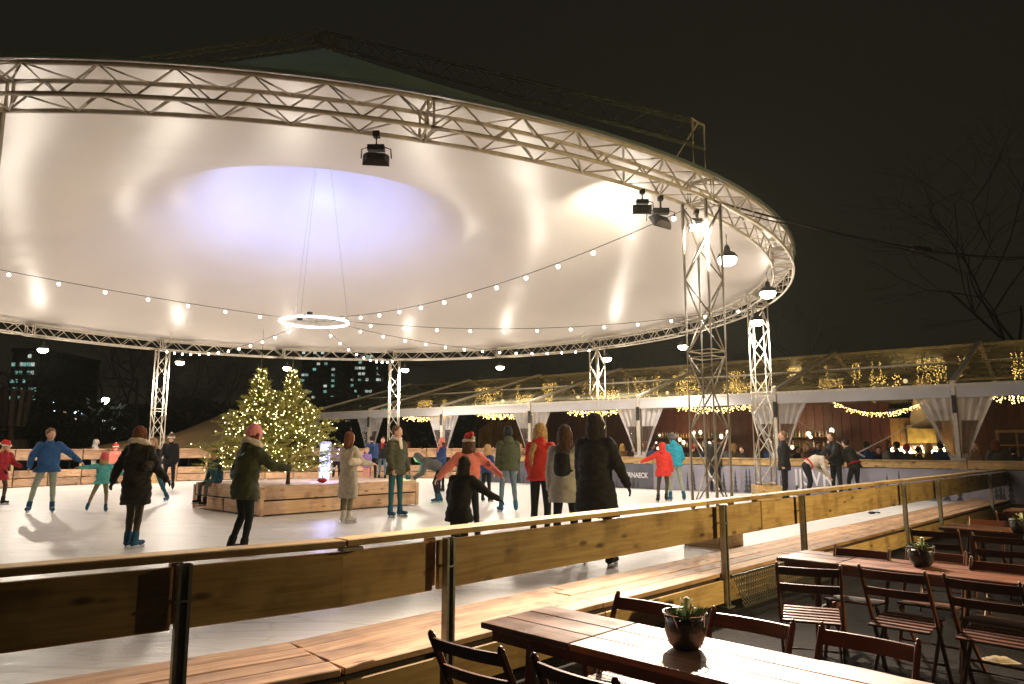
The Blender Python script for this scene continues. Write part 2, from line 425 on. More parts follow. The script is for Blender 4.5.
# joists and risers under it
for (p, q, d, nn) in ((off(-.045)[0], off(-.045)[1], dL, nL), (off(-.045)[1], off(-.045)[2], dR, nR)):
    Lt = (q-p).length; t = 0
    while t < Lt-.05:
        e = min(t+2.6, Lt)
        plank('riser_board', p+d*(t+.004)+Vector((0, 0, -.09)), p+d*(e-.004)+Vector((0, 0, -.09)), .235, .03, 'pine', deck, up=nn)
        t = e
for (p, q, d) in ((off(.06)[0], off(.06)[1], dL), (off(.06)[1], off(.06)[2], dR)):
    b = B(); b.beam(p+Vector((0, 0, -.06)), q+Vector((0, 0, -.06)), .08, .19); b.obj('bearer', 'darkboard', deck)
    b = B(); b.beam(p+nR*.66+Vector((0, 0, -.09)), q+nR*.66+Vector((0, 0, -.09)), .05, .25); b.obj('bearer', 'pine', deck)

# the railing: cap boards, wide boards, galvanised channel posts
rail = thing('railing', J.copy(), 'long pine board railing on steel posts between terrace and ice', 'railing')
A, Jc, E = off(.0)
for (p, q, d, nn, ov) in ((A, Jc, dL, nL, .03), (Jc, E, dR, nR, 0)):
    Lt = (q-p).length; t = 0 if d is dL else 0
    step = 4.2
    cuts = [0, Lt] if d is dL else [0, 4.45, 8.9, 13.4, Lt]
    for i in range(len(cuts)-1):
        zc = RAIL-.0225 + (0 if d is dL else .004)
        plank('cap_board', p+d*(cuts[i]+.004)+nn*.06+Vector((0, 0, zc)), p+d*(cuts[i+1]-.004)+nn*.06+Vector((0, 0, zc)), .165, .045, 'pine', rail)
b = B(); b.beam(Jc-dL*.03+nL*.0+Vector((0, 0, RAIL-.058)), Jc+dR*.12+nR*.0+Vector((0, 0, RAIL-.058)), .06, .02); b.obj('joint_plate', 'galv', rail)
post_px = [(183, 565), (445, 529), (719, 502), (798, 493), (900, 480), (935, 476), (987, 471), (1008, 469)]
post_pos = []
for x, y in post_px:
    dd, p0 = (dL, J) if x < 345 else (dR, J)
    nn = nL if x < 345 else nR
    p = on_wall(x, y, p0-nn*.02, dd); p.z = 0
    post_pos.append(p)
post_pos.insert(0, J-dL*4.3-nL*.02)
for p in post_pos:
    dd, nn = (dL, nL) if (p-J).dot(dR) < 0 else (dR, nR)
    b = B(); z0, z1 = FLOOR, RAIL-.05; zc, hz = (z0+z1)/2, z1-z0
    rot = Matrix((dd, nn, Vector((0, 0, 1)))).transposed()
    c = p-nn*.045
    b.box(c+nn*.027+Vector((0, 0, zc)), (.066, .005, hz), rot)
    for s in (-1, 1):
        b.box(c+dd*s*.034+Vector((0, 0, zc)), (.005, .058, hz), rot)
        b.box(c+dd*s*.0255-nn*.027+Vector((0, 0, zc)), (.014, .005, hz), rot)
    b.box(c+Vector((0, 0, z0+.006)), (.16, .12, .012), rot)
    b.obj('post', 'galv', rail)
    b = B(); b.box(c+nn*.012+Vector((0, 0, .62)), (.09, .10, .012), rot); b.obj('bracket', 'galv', rail)
# wide boards behind the posts
wl = [(PL, J+dL*-.02, dL, nL)]
tt = [(p-J).dot(dR) for p in post_pos if (p-J).dot(dR) > 0]
jr = [0.0]
for x in (437, 762, 880, 960):
    q = on_wall(x, 540, J+nR*.04, dR); jr.append((q-J).dot(dR))
jr.append((PE-J).length)
def wide(p, q, nn): plank('side_board', p+nn*.045+Vector((0, 0, .616)), q+nn*.045+Vector((0, 0, .616)), .335, .038, 'pine', rail, up=nn)
wide(PL, PL+dL*(6.5-1.75)-dL*.1, nL)
q = on_wall(178, 600, J, dL); tq = (q-PL).dot(dL)
rail_l = [(0, tq-.02), (tq, 6.5-.02)]
o_last = [c for c in rail.children if c.name.startswith('side_board')][-1]; bpy.data.objects.remove(o_last)
for s0, s1 in rail_l: wide(PL+dL*s0, PL+dL*(s1-.006 if s1 < 6.4 else 6.5+.004), nL)
for i in range(len(jr)-1):
    g = .045 if i in (0,) else .02
    wide(J+dR*(jr[i]+(.006 if i else .0)), J+dR*(jr[i+1]-g), nR)
for i in range(1, len(jr)-1):          # wooden studs behind the joints
    plank('stud', J+dR*(jr[i]-.02)+nR*.095+Vector((0, 0, .47)), J+dR*(jr[i]-.02)+nR*.095+Vector((0, 0, .80)), .07, .06, 'pine', rail, up=nR)
plank('stud', PL+dL*tq+nL*.095+Vector((0, 0, .47)), PL+dL*tq+nL*.095+Vector((0, 0, .80)), .07, .06, 'pine', rail, up=nL)

# perforated metal sheet leaning on the riser
def perforated(x0, x1, label):
    p = on_wall(x0, 600, J-nR*.10, dR); q = on_wall(x1, 590, J-nR*.10, dR); p.z = q.z = FLOOR
    L = (q-p).length
    t = thing('metal_grille', p, label, 'grille')
    nx, nz = int(L/.05), 6; hw, lean = .30, .0
    b = B()
    def P(u, v, k=0): return p+dR*u-nR*(.12*(1-v/hw)+k)+Vector((0, 0, .01+v))
    # bars that leave lozenge holes
    for i in range(nx+6):
        for sgn in (1, -1):
            u0 = (i-5)*.055 if sgn > 0 else i*.055
            seg = [(u0+sgn*.055*k_*.83, hw*k_/6) for k_ in range(7)]
            seg = [s for s in seg if 0 <= s[0] <= L]
            if len(seg) > 1:
                b.beam(P(*seg[0]), P(*seg[-1]), .012, .004, up=nR)
    b.obj('mesh_bars', 'perf', t)
    for v in (0, hw):
        b = B(); b.beam(P(0, v), P(L, v), .02, .02); b.obj('edge_bar', 'perf', t)
perforated(733, 826, 'perforated metal grille leaning on the deck riser behind the nearest table')

# ================================================================== CANOPY
def pol(r, a, z): return Vector((CX+r*math.cos(a), CY+r*math.sin(a), z))
can = thing('rink_canopy', CEN.copy(), 'big round white fabric canopy on an aluminium truss ring and eight columns', 'canopy')
h2 = .2065
NS = 16
# ---- ring in 16 curved segments
braces_left = 150
for k in range(NS):
    a0, a1 = PH+k*2*math.pi/NS, PH+(k+1)*2*math.pi/NS
    near = k in (12, 13, 14, 15)
    seg = None
    for a in (a0+.003, a1-.003):
        b = B()
        for r in (RR-h2, RR+h2): b.tube([pol(r, a, ZB), pol(r, a, ZB+SQ)], .02, 6)
        for z in (ZB, ZB+SQ): b.tube([pol(RR-h2, a, z), pol(RR+h2, a, z)], .02, 6)
        o = b.obj('ring_truss' if seg is None else 'end_frame', 'alu', can if seg is None else seg); seg = seg or o
    for r in (RR-h2, RR+h2):
        for z in (ZB, ZB+SQ):
            b = B(); b.tube([pol(r, a0+(a1-a0)*i/10, z) for i in range(11)], .029, 6); b.obj('chord', 'alu', seg, smooth=True)
    nz = 12
    lat = B()
    for i in range(nz):
        b0_, b1_ = a0+(a1-a0)*i/nz, a0+(a1-a0)*(i+1)/nz
        up = i % 2
        for face in ((RR+h2, ZB, RR+h2, ZB+SQ), (RR-h2, ZB, RR-h2, ZB+SQ), (RR-h2, ZB+SQ, RR+h2, ZB+SQ), (RR-h2, ZB, RR+h2, ZB)):
            P0, P1 = pol(face[0], b0_, face[1]), pol(face[2], b1_, face[3])
            if up: P0, P1 = pol(face[2], b0_, face[3]), pol(face[0], b1_, face[1])
            if near and k in (13, 14):
                b = B(); b.tube([P0, P1], .0125, 5); b.obj('brace', 'alu', seg, smooth=True)
            else: lat.tube([P0, P1], .016, 4)
    if lat.v: tag(lat.obj('lattice', 'alu', seg), kind='stuff')
# ---- columns
COLA = [PH+i*math.pi/4 for i in range(8)]; COLA[7] -= .022
for i, a in enumerate(COLA):
    er = Vector((math.cos(a), math.sin(a), 0)); et = Vector((-math.sin(a), math.cos(a), 0)); c = pol(RR, a, 0)
    top = ZB-.02; col = None
    for z in (.47, top):
        b = B(); cs = [c+er*x*h2+et*y*h2+Vector((0, 0, z)) for x, y in ((1, 1), (1, -1), (-1, -1), (-1, 1))]
        for j in range(4): b.tube([cs[j], cs[(j+1) % 4]], .018, 6)
        o = b.obj('column' if col is None else 'end_frame', 'alu', can if col is None else col); col = col or o
    for x, y in ((1, 1), (1, -1), (-1, -1), (-1, 1)):
        q = c+er*x*h2+et*y*h2
        b = B(); b.tube([q+Vector((0, 0, .03)), q+Vector((0, 0, top))], .030, 8); b.obj('chord', 'alu', col, smooth=True)
    zs = list(np.linspace(.50, top-.05, 9)); lat = B()
    corners = ((1, 1), (1, -1), (-1, -1), (-1, 1))
    for j in range(8):
        for fi in range(4):
            (xa, ya), (xb, yb) = corners[fi], corners[(fi+1) % 4]
            if (j+fi) % 2: xa, ya, xb, yb = xb, yb, xa, ya
            P0 = c+er*xa*h2+et*ya*h2+Vector((0, 0, zs[j])); P1 = c+er*xb*h2+et*yb*h2+Vector((0, 0, zs[j+1]))
            if i == 0: bb = B(); bb.tube([P0, P1], .014, 6); bb.obj('brace', 'alu', col, smooth=True)
            else: lat.tube([P0, P1], .016, 4)
    for z in (zs[4]-.05, zs[4]+.05):
        cs = [c+er*x*h2+et*y*h2+Vector((0, 0, z)) for x, y in corners]
        for j in range(4):
            bb = B(); bb.tube([cs[j], cs[(j+1) % 4]], .015, 6); bb.obj('rung', 'alu', col)
    if lat.v: tag(lat.obj('lattice', 'alu', col), kind='stuff')
    # timber box round the foot
    for s in (-1, 1):
        for half in (0, 1):
            plank('foot_board', c+er*s*.29-et*.31+et*half*.31+Vector((0, 0, .21)), c+er*s*.29+et*half*.31-et*.004+Vector((0, 0, .21)), .42, .03, 'pine', can, up=er)
        plank('foot_board', c+et*s*.29-er*.27+Vector((0, 0, .21)), c+et*s*.29+er*.27+Vector((0, 0, .21)), .42, .03, 'pine', can, up=et)
# ---- ridge trusses from every column to the crown
ZC0, ZC1 = 6.15, 12.85
for i, a in enumerate(COLA):
    if i % 2: continue
    et = Vector((-math.sin(a), math.cos(a), 0)); d = .40
    def Q(t, dz, w_): return pol(RR*(1-t)+.32*t, a, ZC0+(ZC1-ZC0)*t+dz)+et*w_
    b = B()
    for w_ in (-.17, .17): b.tube([pol(RR, a, ZB+SQ)+et*w_, Q(0, d, w_)], .022, 6)
    b.tube([Q(0, d, -.17), Q(0, d, .17)], .02, 6)
    b.tube([Q(0, d, 0), pol(RR-.9, a, ZB+SQ)], .018, 6)
    rt = b.obj('ridge_truss', 'alu_dark', can)
    for dz, w_ in ((0, -.17), (0, .17), (d, -.17), (d, .17)):
        b = B(); b.tube([Q(0, dz, w_), Q(1, dz, w_)], .026, 6); b.obj('chord', 'alu_dark', rt)
    lat = B(); nb = 22
    for j in range(nb):
        t0, t1 = j/nb, (j+1)/nb
        for w_ in (-.17, .17):
            P0, P1 = (Q(t0, 0, w_), Q(t1, d, w_)) if j % 2 else (Q(t0, d, w_), Q(t1, 0, w_))
            lat.tube([P0, P1], .012, 4)
        for dz in (0, d): lat.tube([Q(t0, dz, -.17), Q(t1, dz, .17)], .01, 4)
    tag(lat.obj('lattice', 'alu_dark', rt), kind='stuff')
b = B(); b.lathe([(.15, ZC1-.25), (.34, ZC1-.1), (.34, ZC1+.4), (.2, ZC1+.45)], CEN, 8); b.obj('crown_hub', 'alu_dark', can)
b = B(); b.tube([pol(0, 0, ZC1-.2), pol(0, 0, ZC1-1.2)], .03, 6); b.lathe([(.1, ZC1-1.5), (.32, ZC1-1.35), (.22, ZC1-1.15), (.05, ZC1-1.1)], CEN, 10); b.obj('crown_hanger', 'black', can)
# ---- outer cover: straight cone under the ridges, slightly sagging between them
na, nr = 96, 14
def cone(fn, name, matn, flip=False):
    b = B()
    for j in range(nr+1):
        for i in range(na):
            a = PH+2*math.pi*i/na; r, z = fn(j/nr, a); b.v.append(tuple(pol(r, a, z)))
    for j in range(nr):
        for i in range(na):
            q = (j*na+i, j*na+(i+1) % na, (j+1)*na+(i+1) % na, (j+1)*na+i); b.f.append(q if not flip else q[::-1]); b.m.append(0)
    return b.obj(name, matn, can, smooth=True)
def outer(t, a):
    r = (RR+h2+.06)*(1-t)+.5*t
    sag = .5-.5*math.cos(4*(a-PH)); lin = ZB+SQ+.07+(ZC1-.3-ZB-SQ)*t
    return r, lin-.45*math.sin(math.pi*t)*sag
cone(outer, 'outer_cover', 'outer_fabric')
# ---- inner ceiling: bell shaped lining, gentle at the rim, steep near the crown
prof = [(0, RR+h2+.03, ZB+SQ+.035)]
RP = [(12.42, ZB+SQ+.035), (10.5, 6.02), (8.5, 6.43), (6.5, 6.93), (5.0, 7.36), (4.2, 7.66), (3.6, 7.98), (3.0, 8.45), (2.4, 9.05), (1.8, 9.75), (1.2, 10.5), (.6, 11.2), (.25, 11.5)]
def lining(t, a):
    r = 12.42*(1-t)+.25*t
    rs = [p[0] for p in RP][::-1]; zs = [p[1] for p in RP][::-1]
    z = float(np.interp(r, rs, zs)); 
    return r, z
nr = 60; na = 192
mm = mat('lining', (.82, .755, .715), .35, 0, .04, .4, spec=.34); translucent('lining', .08, (.8, .85, .7))
nn_ = mm.node_tree; tcx = nn_.nodes.new('ShaderNodeTexCoord')
gx = nn_.nodes.new('ShaderNodeTexNoise'); gx.inputs['Scale'].default_value = .55; gx.inputs['Detail'].default_value = 3
nn_.links.new(tcx.outputs['Object'], gx.inputs['Vector'])
bpx = nn_.nodes.new('ShaderNodeBump'); bpx.inputs['Strength'].default_value = .22; bpx.inputs['Distance'].default_value = .2
nn_.links.new(gx.outputs[0], bpx.inputs['Height']); nn_.links.new(bpx.outputs[0], nn_.nodes['Principled BSDF'].inputs['Normal'])
cone(lining, 'ceiling_fabric', 'lining', True)
# ================================================================== LAMPS ON THE RING
def ring_angle(xp, r, z, far=True):
    best = None
    for a in np.linspace(-math.pi, math.pi, 7201):
        p = pol(r, a, z); d = p.y*_c+(p.z-CAM_Z)*_s
        if d < 1: continue
        x = 512+p.x*FPX/d
        ok = (math.sin(a) > -.25) if far else (math.sin(a) < -.25)
        if ok and (best is None or abs(x-xp) < best[0]): best = (abs(x-xp), a)
    return best[1]
WARM = (1, .885, .74)
LAMPS = [(43, True, 'over the dark trees at the far left'), (180, True, 'just right of the far left column'), (287, True, 'above the decorated fir trees'), (405, True, 'just right of the rear column'),
         (500, True, 'above the man in dark green'), (607, True, 'beside the column behind the black coat'), (683, True, 'seen through the legs of the nearest column'), (757, True, 'at the head of the column with timber foot')]
def ring_lamp(pos, label, power):
    t = thing('hanging_lamp', pos, label, 'lamp', 'lamps hung under the truss ring')
    b = B(); b.lathe([(.03, .24), (.05, .2), (.06, .13), (.14, .09), (.18, .02), (.175, .0), (.15, .03)], n=14); b.obj('housing', 'black', t, world=False, smooth=True)
    b = B(); b.ball((0, 0, -.03), .17, 12, sc_=(1, 1, .66)); b.obj('bulb', 'lamp_glow', t, world=False, smooth=True)
    b = B(); b.tube([(0, 0, .23), (0, 0, .44)], .012, 5); b.obj('hook', 'black', t, world=False)
    P_ = Vector(pos)+Vector((0, 0, -.25)); inn = (CEN-Vector(pos)); inn.z = 0; inn.normalize()
    lamp('lamp_light', 'SPOT', P_, power, WARM, t, .12, aim=P_+inn*.55-Vector((0, 0, 1)), spot=165, blend=.35)
    lamp('lamp_spill', 'POINT', P_, power*.15, WARM, t, .10)
    return t
LP = 590
for x, far, where in LAMPS:
    a = ring_angle(x, RR-.1, ZB-.4); ring_lamp(pol(RR-.1, a, ZB-.44), 'round white ring lamp '+where, LP)
ring_lamp(pol(RR-.35, R_(-21), ZB-.45), 'round white lamp hung at the rightmost bend of the truss ring', LP*.7)
ring_lamp(pol(RR-.45, R_(-37.5), ZB-.45), 'white lamp with black cap just right of the nearest column top', LP*.7)
# left part of the ring, outside the frame: assumed lamps continue the row
for j, a in enumerate((R_(176), R_(198))):
    q = pol(RR-.1, a, ZB-.44)
    d = q.y*_c+(q.z-CAM_Z)*_s; xx = 512+q.x*FPX/d
    ring_lamp(q, 'assumed white ring lamp on the left side past the frame, %s from front' % ('second first'.split()[j]), LP)

def floodlight(pos, label, aim, power, col, spot=70, big=1.0, yaw=0, kind='SPOT'):
    t = thing('floodlight', pos, label, 'floodlight')
    pos = Vector(pos); d = (Vector(aim)-pos).normalized(); x, y = frame(d); rot = Matrix((x, y, d)).transposed()
    b = B(); b.tube([(0, 0, .34*big), (0, 0, .12*big)], .02, 6); b.box((0, 0, .36*big), (.08, .08, .07)); b.obj('clamp', 'black', t, world=False)
    b = B(); b.box((0, 0, .10*big), (.30*big, .14*big, .10*big)); b.obj('ballast', 'black', t, world=False)
    b = B(); vs = []
    for zz, k in ((-.08, .7), (.0, 1), (.05, 1.08)):
        for sx, sy in ((-1, -1), (1, -1), (1, 1), (-1, 1)): vs.append(rot @ Vector((sx*.22*k*big, sy*.11*k*big, zz*big))+Vector((0, 0, -.10*big)))
    b.add(vs, [(3, 2, 1, 0)]+[(i*4+j, i*4+(j+1) % 4, (i+1)*4+(j+1) % 4, (i+1)*4+j) for i in range(2) for j in range(4)]+[(8, 9, 10, 11)])
    b.obj('head', 'black', t, world=False)
    b = B(); c = Vector((0, 0, -.10*big))+rot @ Vector((0, 0, .056*big)); b.box(c, (.40*big, .19*big, .006), rot); b.obj('lens', 'lamp_glow' if power else 'black', t, world=False)
    b = B()
    for s in (-1, 1): b.tube([(s*.15*big, 0, .12*big), (s*.26*big, 0, .08*big), (s*.27*big, .02, -.08*big)], .008, 5)
    b.obj('yoke', 'black', t, world=False)
    if power: lamp('flood_beam', kind, pos+c+d*.03, power, col, t, .10, aim=pos+c+d*3, spot=spot, blend=1)
    return t
# fixtures on the near part of the ring
q = pol(RR-.2065, ring_angle(376, RR-.2065, ZB-.3, False), ZB-.25)
floodlight(q, 'black stage floodlight hanging alone under the near ring', q+Vector((-.3, 2, -.9)), 0, WARM, big=.68)
qa = pol(RR-.2065, ring_angle(661, RR-.2065, ZB-.3, False), ZB-.33)
floodlight(qa, 'black tilted floodlight beside the top of the nearest column', qa+Vector((-1, 1.3, -1.1)), 0, WARM, big=.8)
# where the direction of the dazzling patch meets the ceiling fabric
hot = None; dd_ = ray(611, 200)
for k_ in range(400, 3200):
    P_ = Vector((0, 0, CAM_Z))+dd_*(k_*.01); r_ = math.hypot(P_.x-CX, P_.y-CY)
    if r_ < 12.0 and P_.z > lining((12.42-r_)/(12.42-.25), 0)[1]: hot = P_; break
qb = pol(RR-.2065, ring_angle(642, RR-.2065, ZB-.1, False), ZB-.25)
floodlight(qb, 'smaller dark floodlight tucked among the ring braces, aimed up at the ceiling', hot, 11000, (1, .90, .66), spot=28, big=.6)
qc = pol(RR-.2065, ring_angle(697, RR-.2065, ZB-.3, False), ZB-.24)
floodlight(qc, 'small lit floodlight, assumed, clamped at the top of the nearest column', Vector((1.0, 3.6, .4)), 17000, (1, .82, .64), spot=56, big=.55)  # assumed floodlight, added to light the nearest table and deck

# centre ring lamp and assumed blue uplights
zc = 4.82
t = thing('ring_light', (CX, CY, zc), 'glowing white hoop light hanging under the middle of the canopy', 'light')
b = B(); b.tube([pol(.92, a, zc) for a in np.linspace(0, 2*math.pi, 49)], .03, 8, cap=False); b.obj('tube', 'led_ring', t, smooth=True)
b = B()
for k in range(3):
    a = 2*math.pi*k/3+.4; b.tube([pol(.92, a, zc+.05), pol(0, 0, 11.3)], .003, 4)
b.obj('hanger', 'cable', t)
b = B(); b.box(pol(0, 0, zc+.02), (1.9, .05, .05)); b.box(pol(0, 0, zc+.021), (.05, 1.9, .05)); b.obj('cross_bar', 'alu', t)
for k, (dx, dy) in enumerate(((-.5, .3), (.5, .3), (0, -.5))):
    p = Vector((CX+dx, CY+dy, zc+.2))
    u = thing('uplight', p-Vector((0, 0, .15)), 'small assumed blue uplight on the hoop light, %s' % ('left one', 'right one', 'front one')[k], 'uplight', 'assumed blue uplights on the hoop')
    b = B(); b.lathe([(.05, 0), (.08, .03), (.08, .13), (.06, .14)], n=10); b.obj('can', 'black', u, world=False)
    lamp('blue_beam', 'SPOT', p+Vector((0, 0, .02)), (760, 240, 160)[k], ((.36, .48, 1), (.30, .36, 1), (.30, .36, 1))[k], u, .06, aim=Vector((CX+dx*2.0-.6, CY+dy*2+1.5, 9.5)), spot=145, blend=1)

# festoon strings from the hoop to the columns
names = {0: 'running to the nearest column', 1: 'running to the column with the timber foot', 2: 'running to the column behind the black coat', 3: 'running straight back to the rear column',
         4: 'running to the far left column', 6: 'running off to the left edge', 7: 'running up towards the front left'}
for i, nb in ((0, 13), (1, 12), (2, 14), (3, 10), (4, 13), (6, 12)):
    a = COLA[i]; P0 = pol(.92, a, zc+.02); P1 = pol(RR-.25, a, ZB-.02 if i != 6 else ZB+.3)
    sag = .38 if i != 6 else .15
    L = [P0.lerp(P1, t_)-Vector((0, 0, sag*4*t_*(1-t_))) for t_ in np.linspace(0, 1, 25)]
    t = thing('festoon_string', P0, 'string of warm bulbs '+names[i], 'string lights', 'festoon strings under the canopy')
    b = B(); b.tube(L, .007, 4); b.obj('cable', 'cable', t)
    sm = None
    for j in range(nb):
        t_ = (j+.7)/nb; q = P0.lerp(P1, t_)-Vector((0, 0, sag*4*t_*(1-t_)))
        if sm is None:
            b = B(); b.ball((0, 0, -.07), .036, 8); sm = b.mesh('bulb', 'bulb', True)
            b = B(); b.tube([(0, 0, 0), (0, 0, -.04)], .014, 6); ss = b.mesh('socket', 'cable')
        o = bpy.data.objects.new('bulb', sm); o.location = q-P0; link(o, t)
        o2 = bpy.data.objects.new('socket', ss); link(o2, o)

# power cable from the nearest column off to the right
P0 = pol(RR, COLA[0], ZB+.1); P1 = Vector((26, 30, 10.2))
t = thing('power_cable', P0, 'dark power cable running off to the right in the night sky', 'cable')
L = [P0.lerp(P1, k/30)-Vector((0, 0, .9*4*(k/30)*(1-k/30))) for k in range(31)]
b = B(); b.tube(L, .018, 5); b.tube([p+Vector((0, 0, -.05-.03*math.sin(i))) for i, p in enumerate(L)], .012, 4); b.obj('wire', 'cable', t)
b = B(); b.beam(L[8], L[9], .10, .10); b.obj('splice_box', 'cable', t)

# assumed terrace pole lamp, unseen right of camera, added to light outside of railing
q = Vector((9.5, 4.2, 3.7))
t = thing('terrace_lamp', Vector((9.5, 4.2, FLOOR)), 'assumed warm lamp on a black pole, unseen on the right side of the terrace', 'assumed lamp post')
b = B(); b.tube([(9.5, 4.2, FLOOR), (9.5, 4.2, 3.6)], [.05, .035], 8); b.obj('pole', 'black', t)
b = B(); b.lathe([(.2, .12), (.22, .1), (.06, .24)], q, 10); b.obj('hood', 'black', t)
b = B(); b.ball(q, .1, 10); b.obj('globe', 'bar_glow', t)
lamp('terrace_light', 'SPOT', q+Vector((-.15, .1, -.08)), 2800, (1, .76, .36), t, .12, aim=Vector((4.2, 9.6, .6)), spot=104, blend=1)

# ================================================================== STAGE WITH FIR TREES
S0 = px(260, 517, 0); SR = px(416, 505, 0)
su = (SR-S0).normalized(); sv = Vector((-su.y, su.x, 0)); SL = (SR-S0).length; SH = .57
stage = thing('wooden_stage', S0.copy(), 'square planked timber stage in the middle of the ice with snowy top', 'stage')
SW = 3.05
corn = [S0, S0+su*SL, S0+su*SL+sv*SW, S0+sv*SW]
for e in range(4):
    p, q = corn[e], corn[(e+1) % 4]; d = (q-p).normalized(); nn = Vector((d.y, -d.x, 0))
    L = (q-p).length
    for r in range(2):
        hgt = .27; z = .03+hgt/2+r*(hgt+.03)
        cut = [0, L*.47+r*.4, L]
        for i in range(2):
            plank('side_plank', p+d*(cut[i]+.05)+Vector((0, 0, z))+nn*.012, p+d*(cut[i+1]-.02)+Vector((0, 0, z))+nn*.012, hgt, .028, 'pale_pine', stage, up=nn)
    plank('corner_post', p+Vector((0, 0, .01)), p+Vector((0, 0, SH-.02)), .09, .09, 'pale_pine', stage, up=nn)
    b = B(); b.beam(p-nn*.06+Vector((0, 0, SH/2)), q-nn*.06+Vector((0, 0, SH/2)), .04, SH-.08); b.obj('backing', 'darkboard', stage)
for k in range(14):
    w_ = SW/14; c = S0+sv*(w_*(k+.5))
    plank('top_plank', c+Vector((0, 0, SH+.005)), c+su*SL+Vector((0, 0, SH+.005)), w_-.008, .03, 'stage_top' if 'stage_top' in M else 'pale_pine', stage)
def fir(base, H, Rb, label, seed, nlight, lead=.1):
    rnd = random.Random(seed)
    t = thing('fir_tree', base, label, 'fir tree', 'decorated fir trees on the stage')
    b = B(); b.tube([(0, 0, 0), (.02, 0, H*.5), (0, .01, H*.96)], [.05, .028, .006], 7); tr = b.obj('trunk', 'bark', t, world=False)
    b = B(); nd = B(); tips = []
    levels = 26
    for l in range(levels):
        f = l/levels; z = .12*H+f*H*.85; L = Rb*(1-f)**1.55*(.75+.45*rnd.random())+.045
        nbr = 11 if f < .6 else 7
        for k in range(nbr):
            a = rnd.random()*6.283; Lk = L*rnd.uniform(.72, 1.12); rise = rnd.uniform(.05, .45)+f*.7
            pts_ = []
            for s in range(6):
                u = s/5; pts_.append(Vector((math.cos(a)*Lk*u, math.sin(a)*Lk*u, z+Lk*(rise*u*u-.12*u+.05*rnd.random()*u))))
            b.tube(pts_, [.008*(1-s/6)+.002 for s in range(6)], 3, cap=False)
            # twigs with needles
            for s in range(1, 6):
                base_ = pts_[s]
                for sd in (-1, 0, 1):
                    if s < 2 and sd == 0: continue
                    tw = .16*Lk/Rb*1.6*rnd.uniform(.6, 1.2)+.05
                    dirv = Vector((math.cos(a+sd*.8), math.sin(a+sd*.8), .25*rnd.uniform(-.5, 1.2))).normalized()
                    e = base_+dirv*tw; tips.append(e)
                    nn_ = 9
                    for j in range(nn_):
                        c = base_.lerp(e, (j+.5)/nn_)
                        for _ in range(2):
                            v = Vector((rnd.gauss(0, 1), rnd.gauss(0, 1), rnd.gauss(0, 1))).normalized(); v = (v*.75+dirv*.6).normalized()
                            si = v.cross(Vector((rnd.gauss(0, 1), rnd.gauss(0, 1), rnd.gauss(0, 1)))).normalized()*.008
                            ln = rnd.uniform(.035, .06)
                            nd.add([c-si, c+si, c+v*ln], [(0, 1, 2)])
    for k in range(3):      # leader shoots
        a = k*2.1; nd.add([(-.01, 0, H*.93), (.01, 0, H*.93), (math.cos(a)*.14*(k > 0), math.sin(a)*.14*(k > 0), H*(1.0+.1*(k == 0)))], [(0, 1, 2)])
        b.tube([(0, 0, H*.9), (math.cos(a)*.12*(k > 0), .02, H*(1.02+lead*(k == 0)))], [.012, .004], 4)
    b.obj('branches', 'bark', tr, world=False); tag(nd.obj('needles', 'needle', t, world=False), kind='stuff')
    lb_ = B()
    for e in rnd.sample(tips, min(nlight, len(tips))): lb_.octa(e+Vector((0, 0, -.01)), .0095)
    tag(lb_.obj('fairy_lights', 'fairy', t, world=False), kind='stuff')
    return t
zt = SH+.02
f1 = pxd(256, 480, S0.y+1.75); f1.z = zt; f2 = pxd(288, 480, S0.y+1.25); f2.z = zt
fir(f1, 2.75, 1.2, 'taller slimmer fir tree with fairy lights and a bare forked tip', 3, 430, .28)
fir(f2, 2.65, 1.32, 'fuller fir tree with fairy lights, the right one of the pair', 8, 480)
# lit panel behind the tree
p = pxd(325, 470, S0.y+3.0); p.z = zt
t = thing('light_box', p, 'upright glowing blue white light box right of the fir trees', 'light box')
b = B(); b.box((0, 0, .45), (.20, .10, .90)); b.obj('diffuser', 'blue_panel', t, world=False)
b = B()
for s in (-1, 1): b.box((s*.115, 0, .46), (.03, .13, .94))
b.box((0, 0, .935), (.2, .13, .03)); b.box((0, 0, .01), (.2, .13, .02)); b.obj('frame', 'white_pvc', t, world=False)
lamp('panel_glow', 'POINT', p+Vector((.1, -.35, .5)), 70, (.40, .42, 1), t, .2)
q = pxd(408, 478, SR.y+.6); q.z = zt  # assumed source for the green tint at the stage end
t = thing('green_spotlight', q, 'small assumed green spotlight on the right end of the stage', 'spotlight')
b = B(); b.lathe([(.05, 0), (.07, .02), (.07, .12), (.05, .13)], n=10); b.obj('can', 'black', t, world=False)
lamp('green_beam', 'POINT', q+Vector((.05, -.2, .2)), 9, (.05, 1, .45), t, .05)
# small red poinsettia on the stage
q = pxd(322, 488, S0.y+1.9); q.z = zt
t = thing('red_gift', q, 'small red wrapped bundle on the stage beside the fir tree', 'gift')
b = B(); b.ball((0, 0, .06), .10, 10, sc_=(1.2, .8, .6)); b.obj('bundle', mat('redcloth', (.5, .03, .02), .6), t, world=False)
b = B(); b.tube([(0, -.1, .09), (0, 0, .17), (0, .1, .09)], .012, 5); b.obj('ribbon', 'print_white', t, world=False)

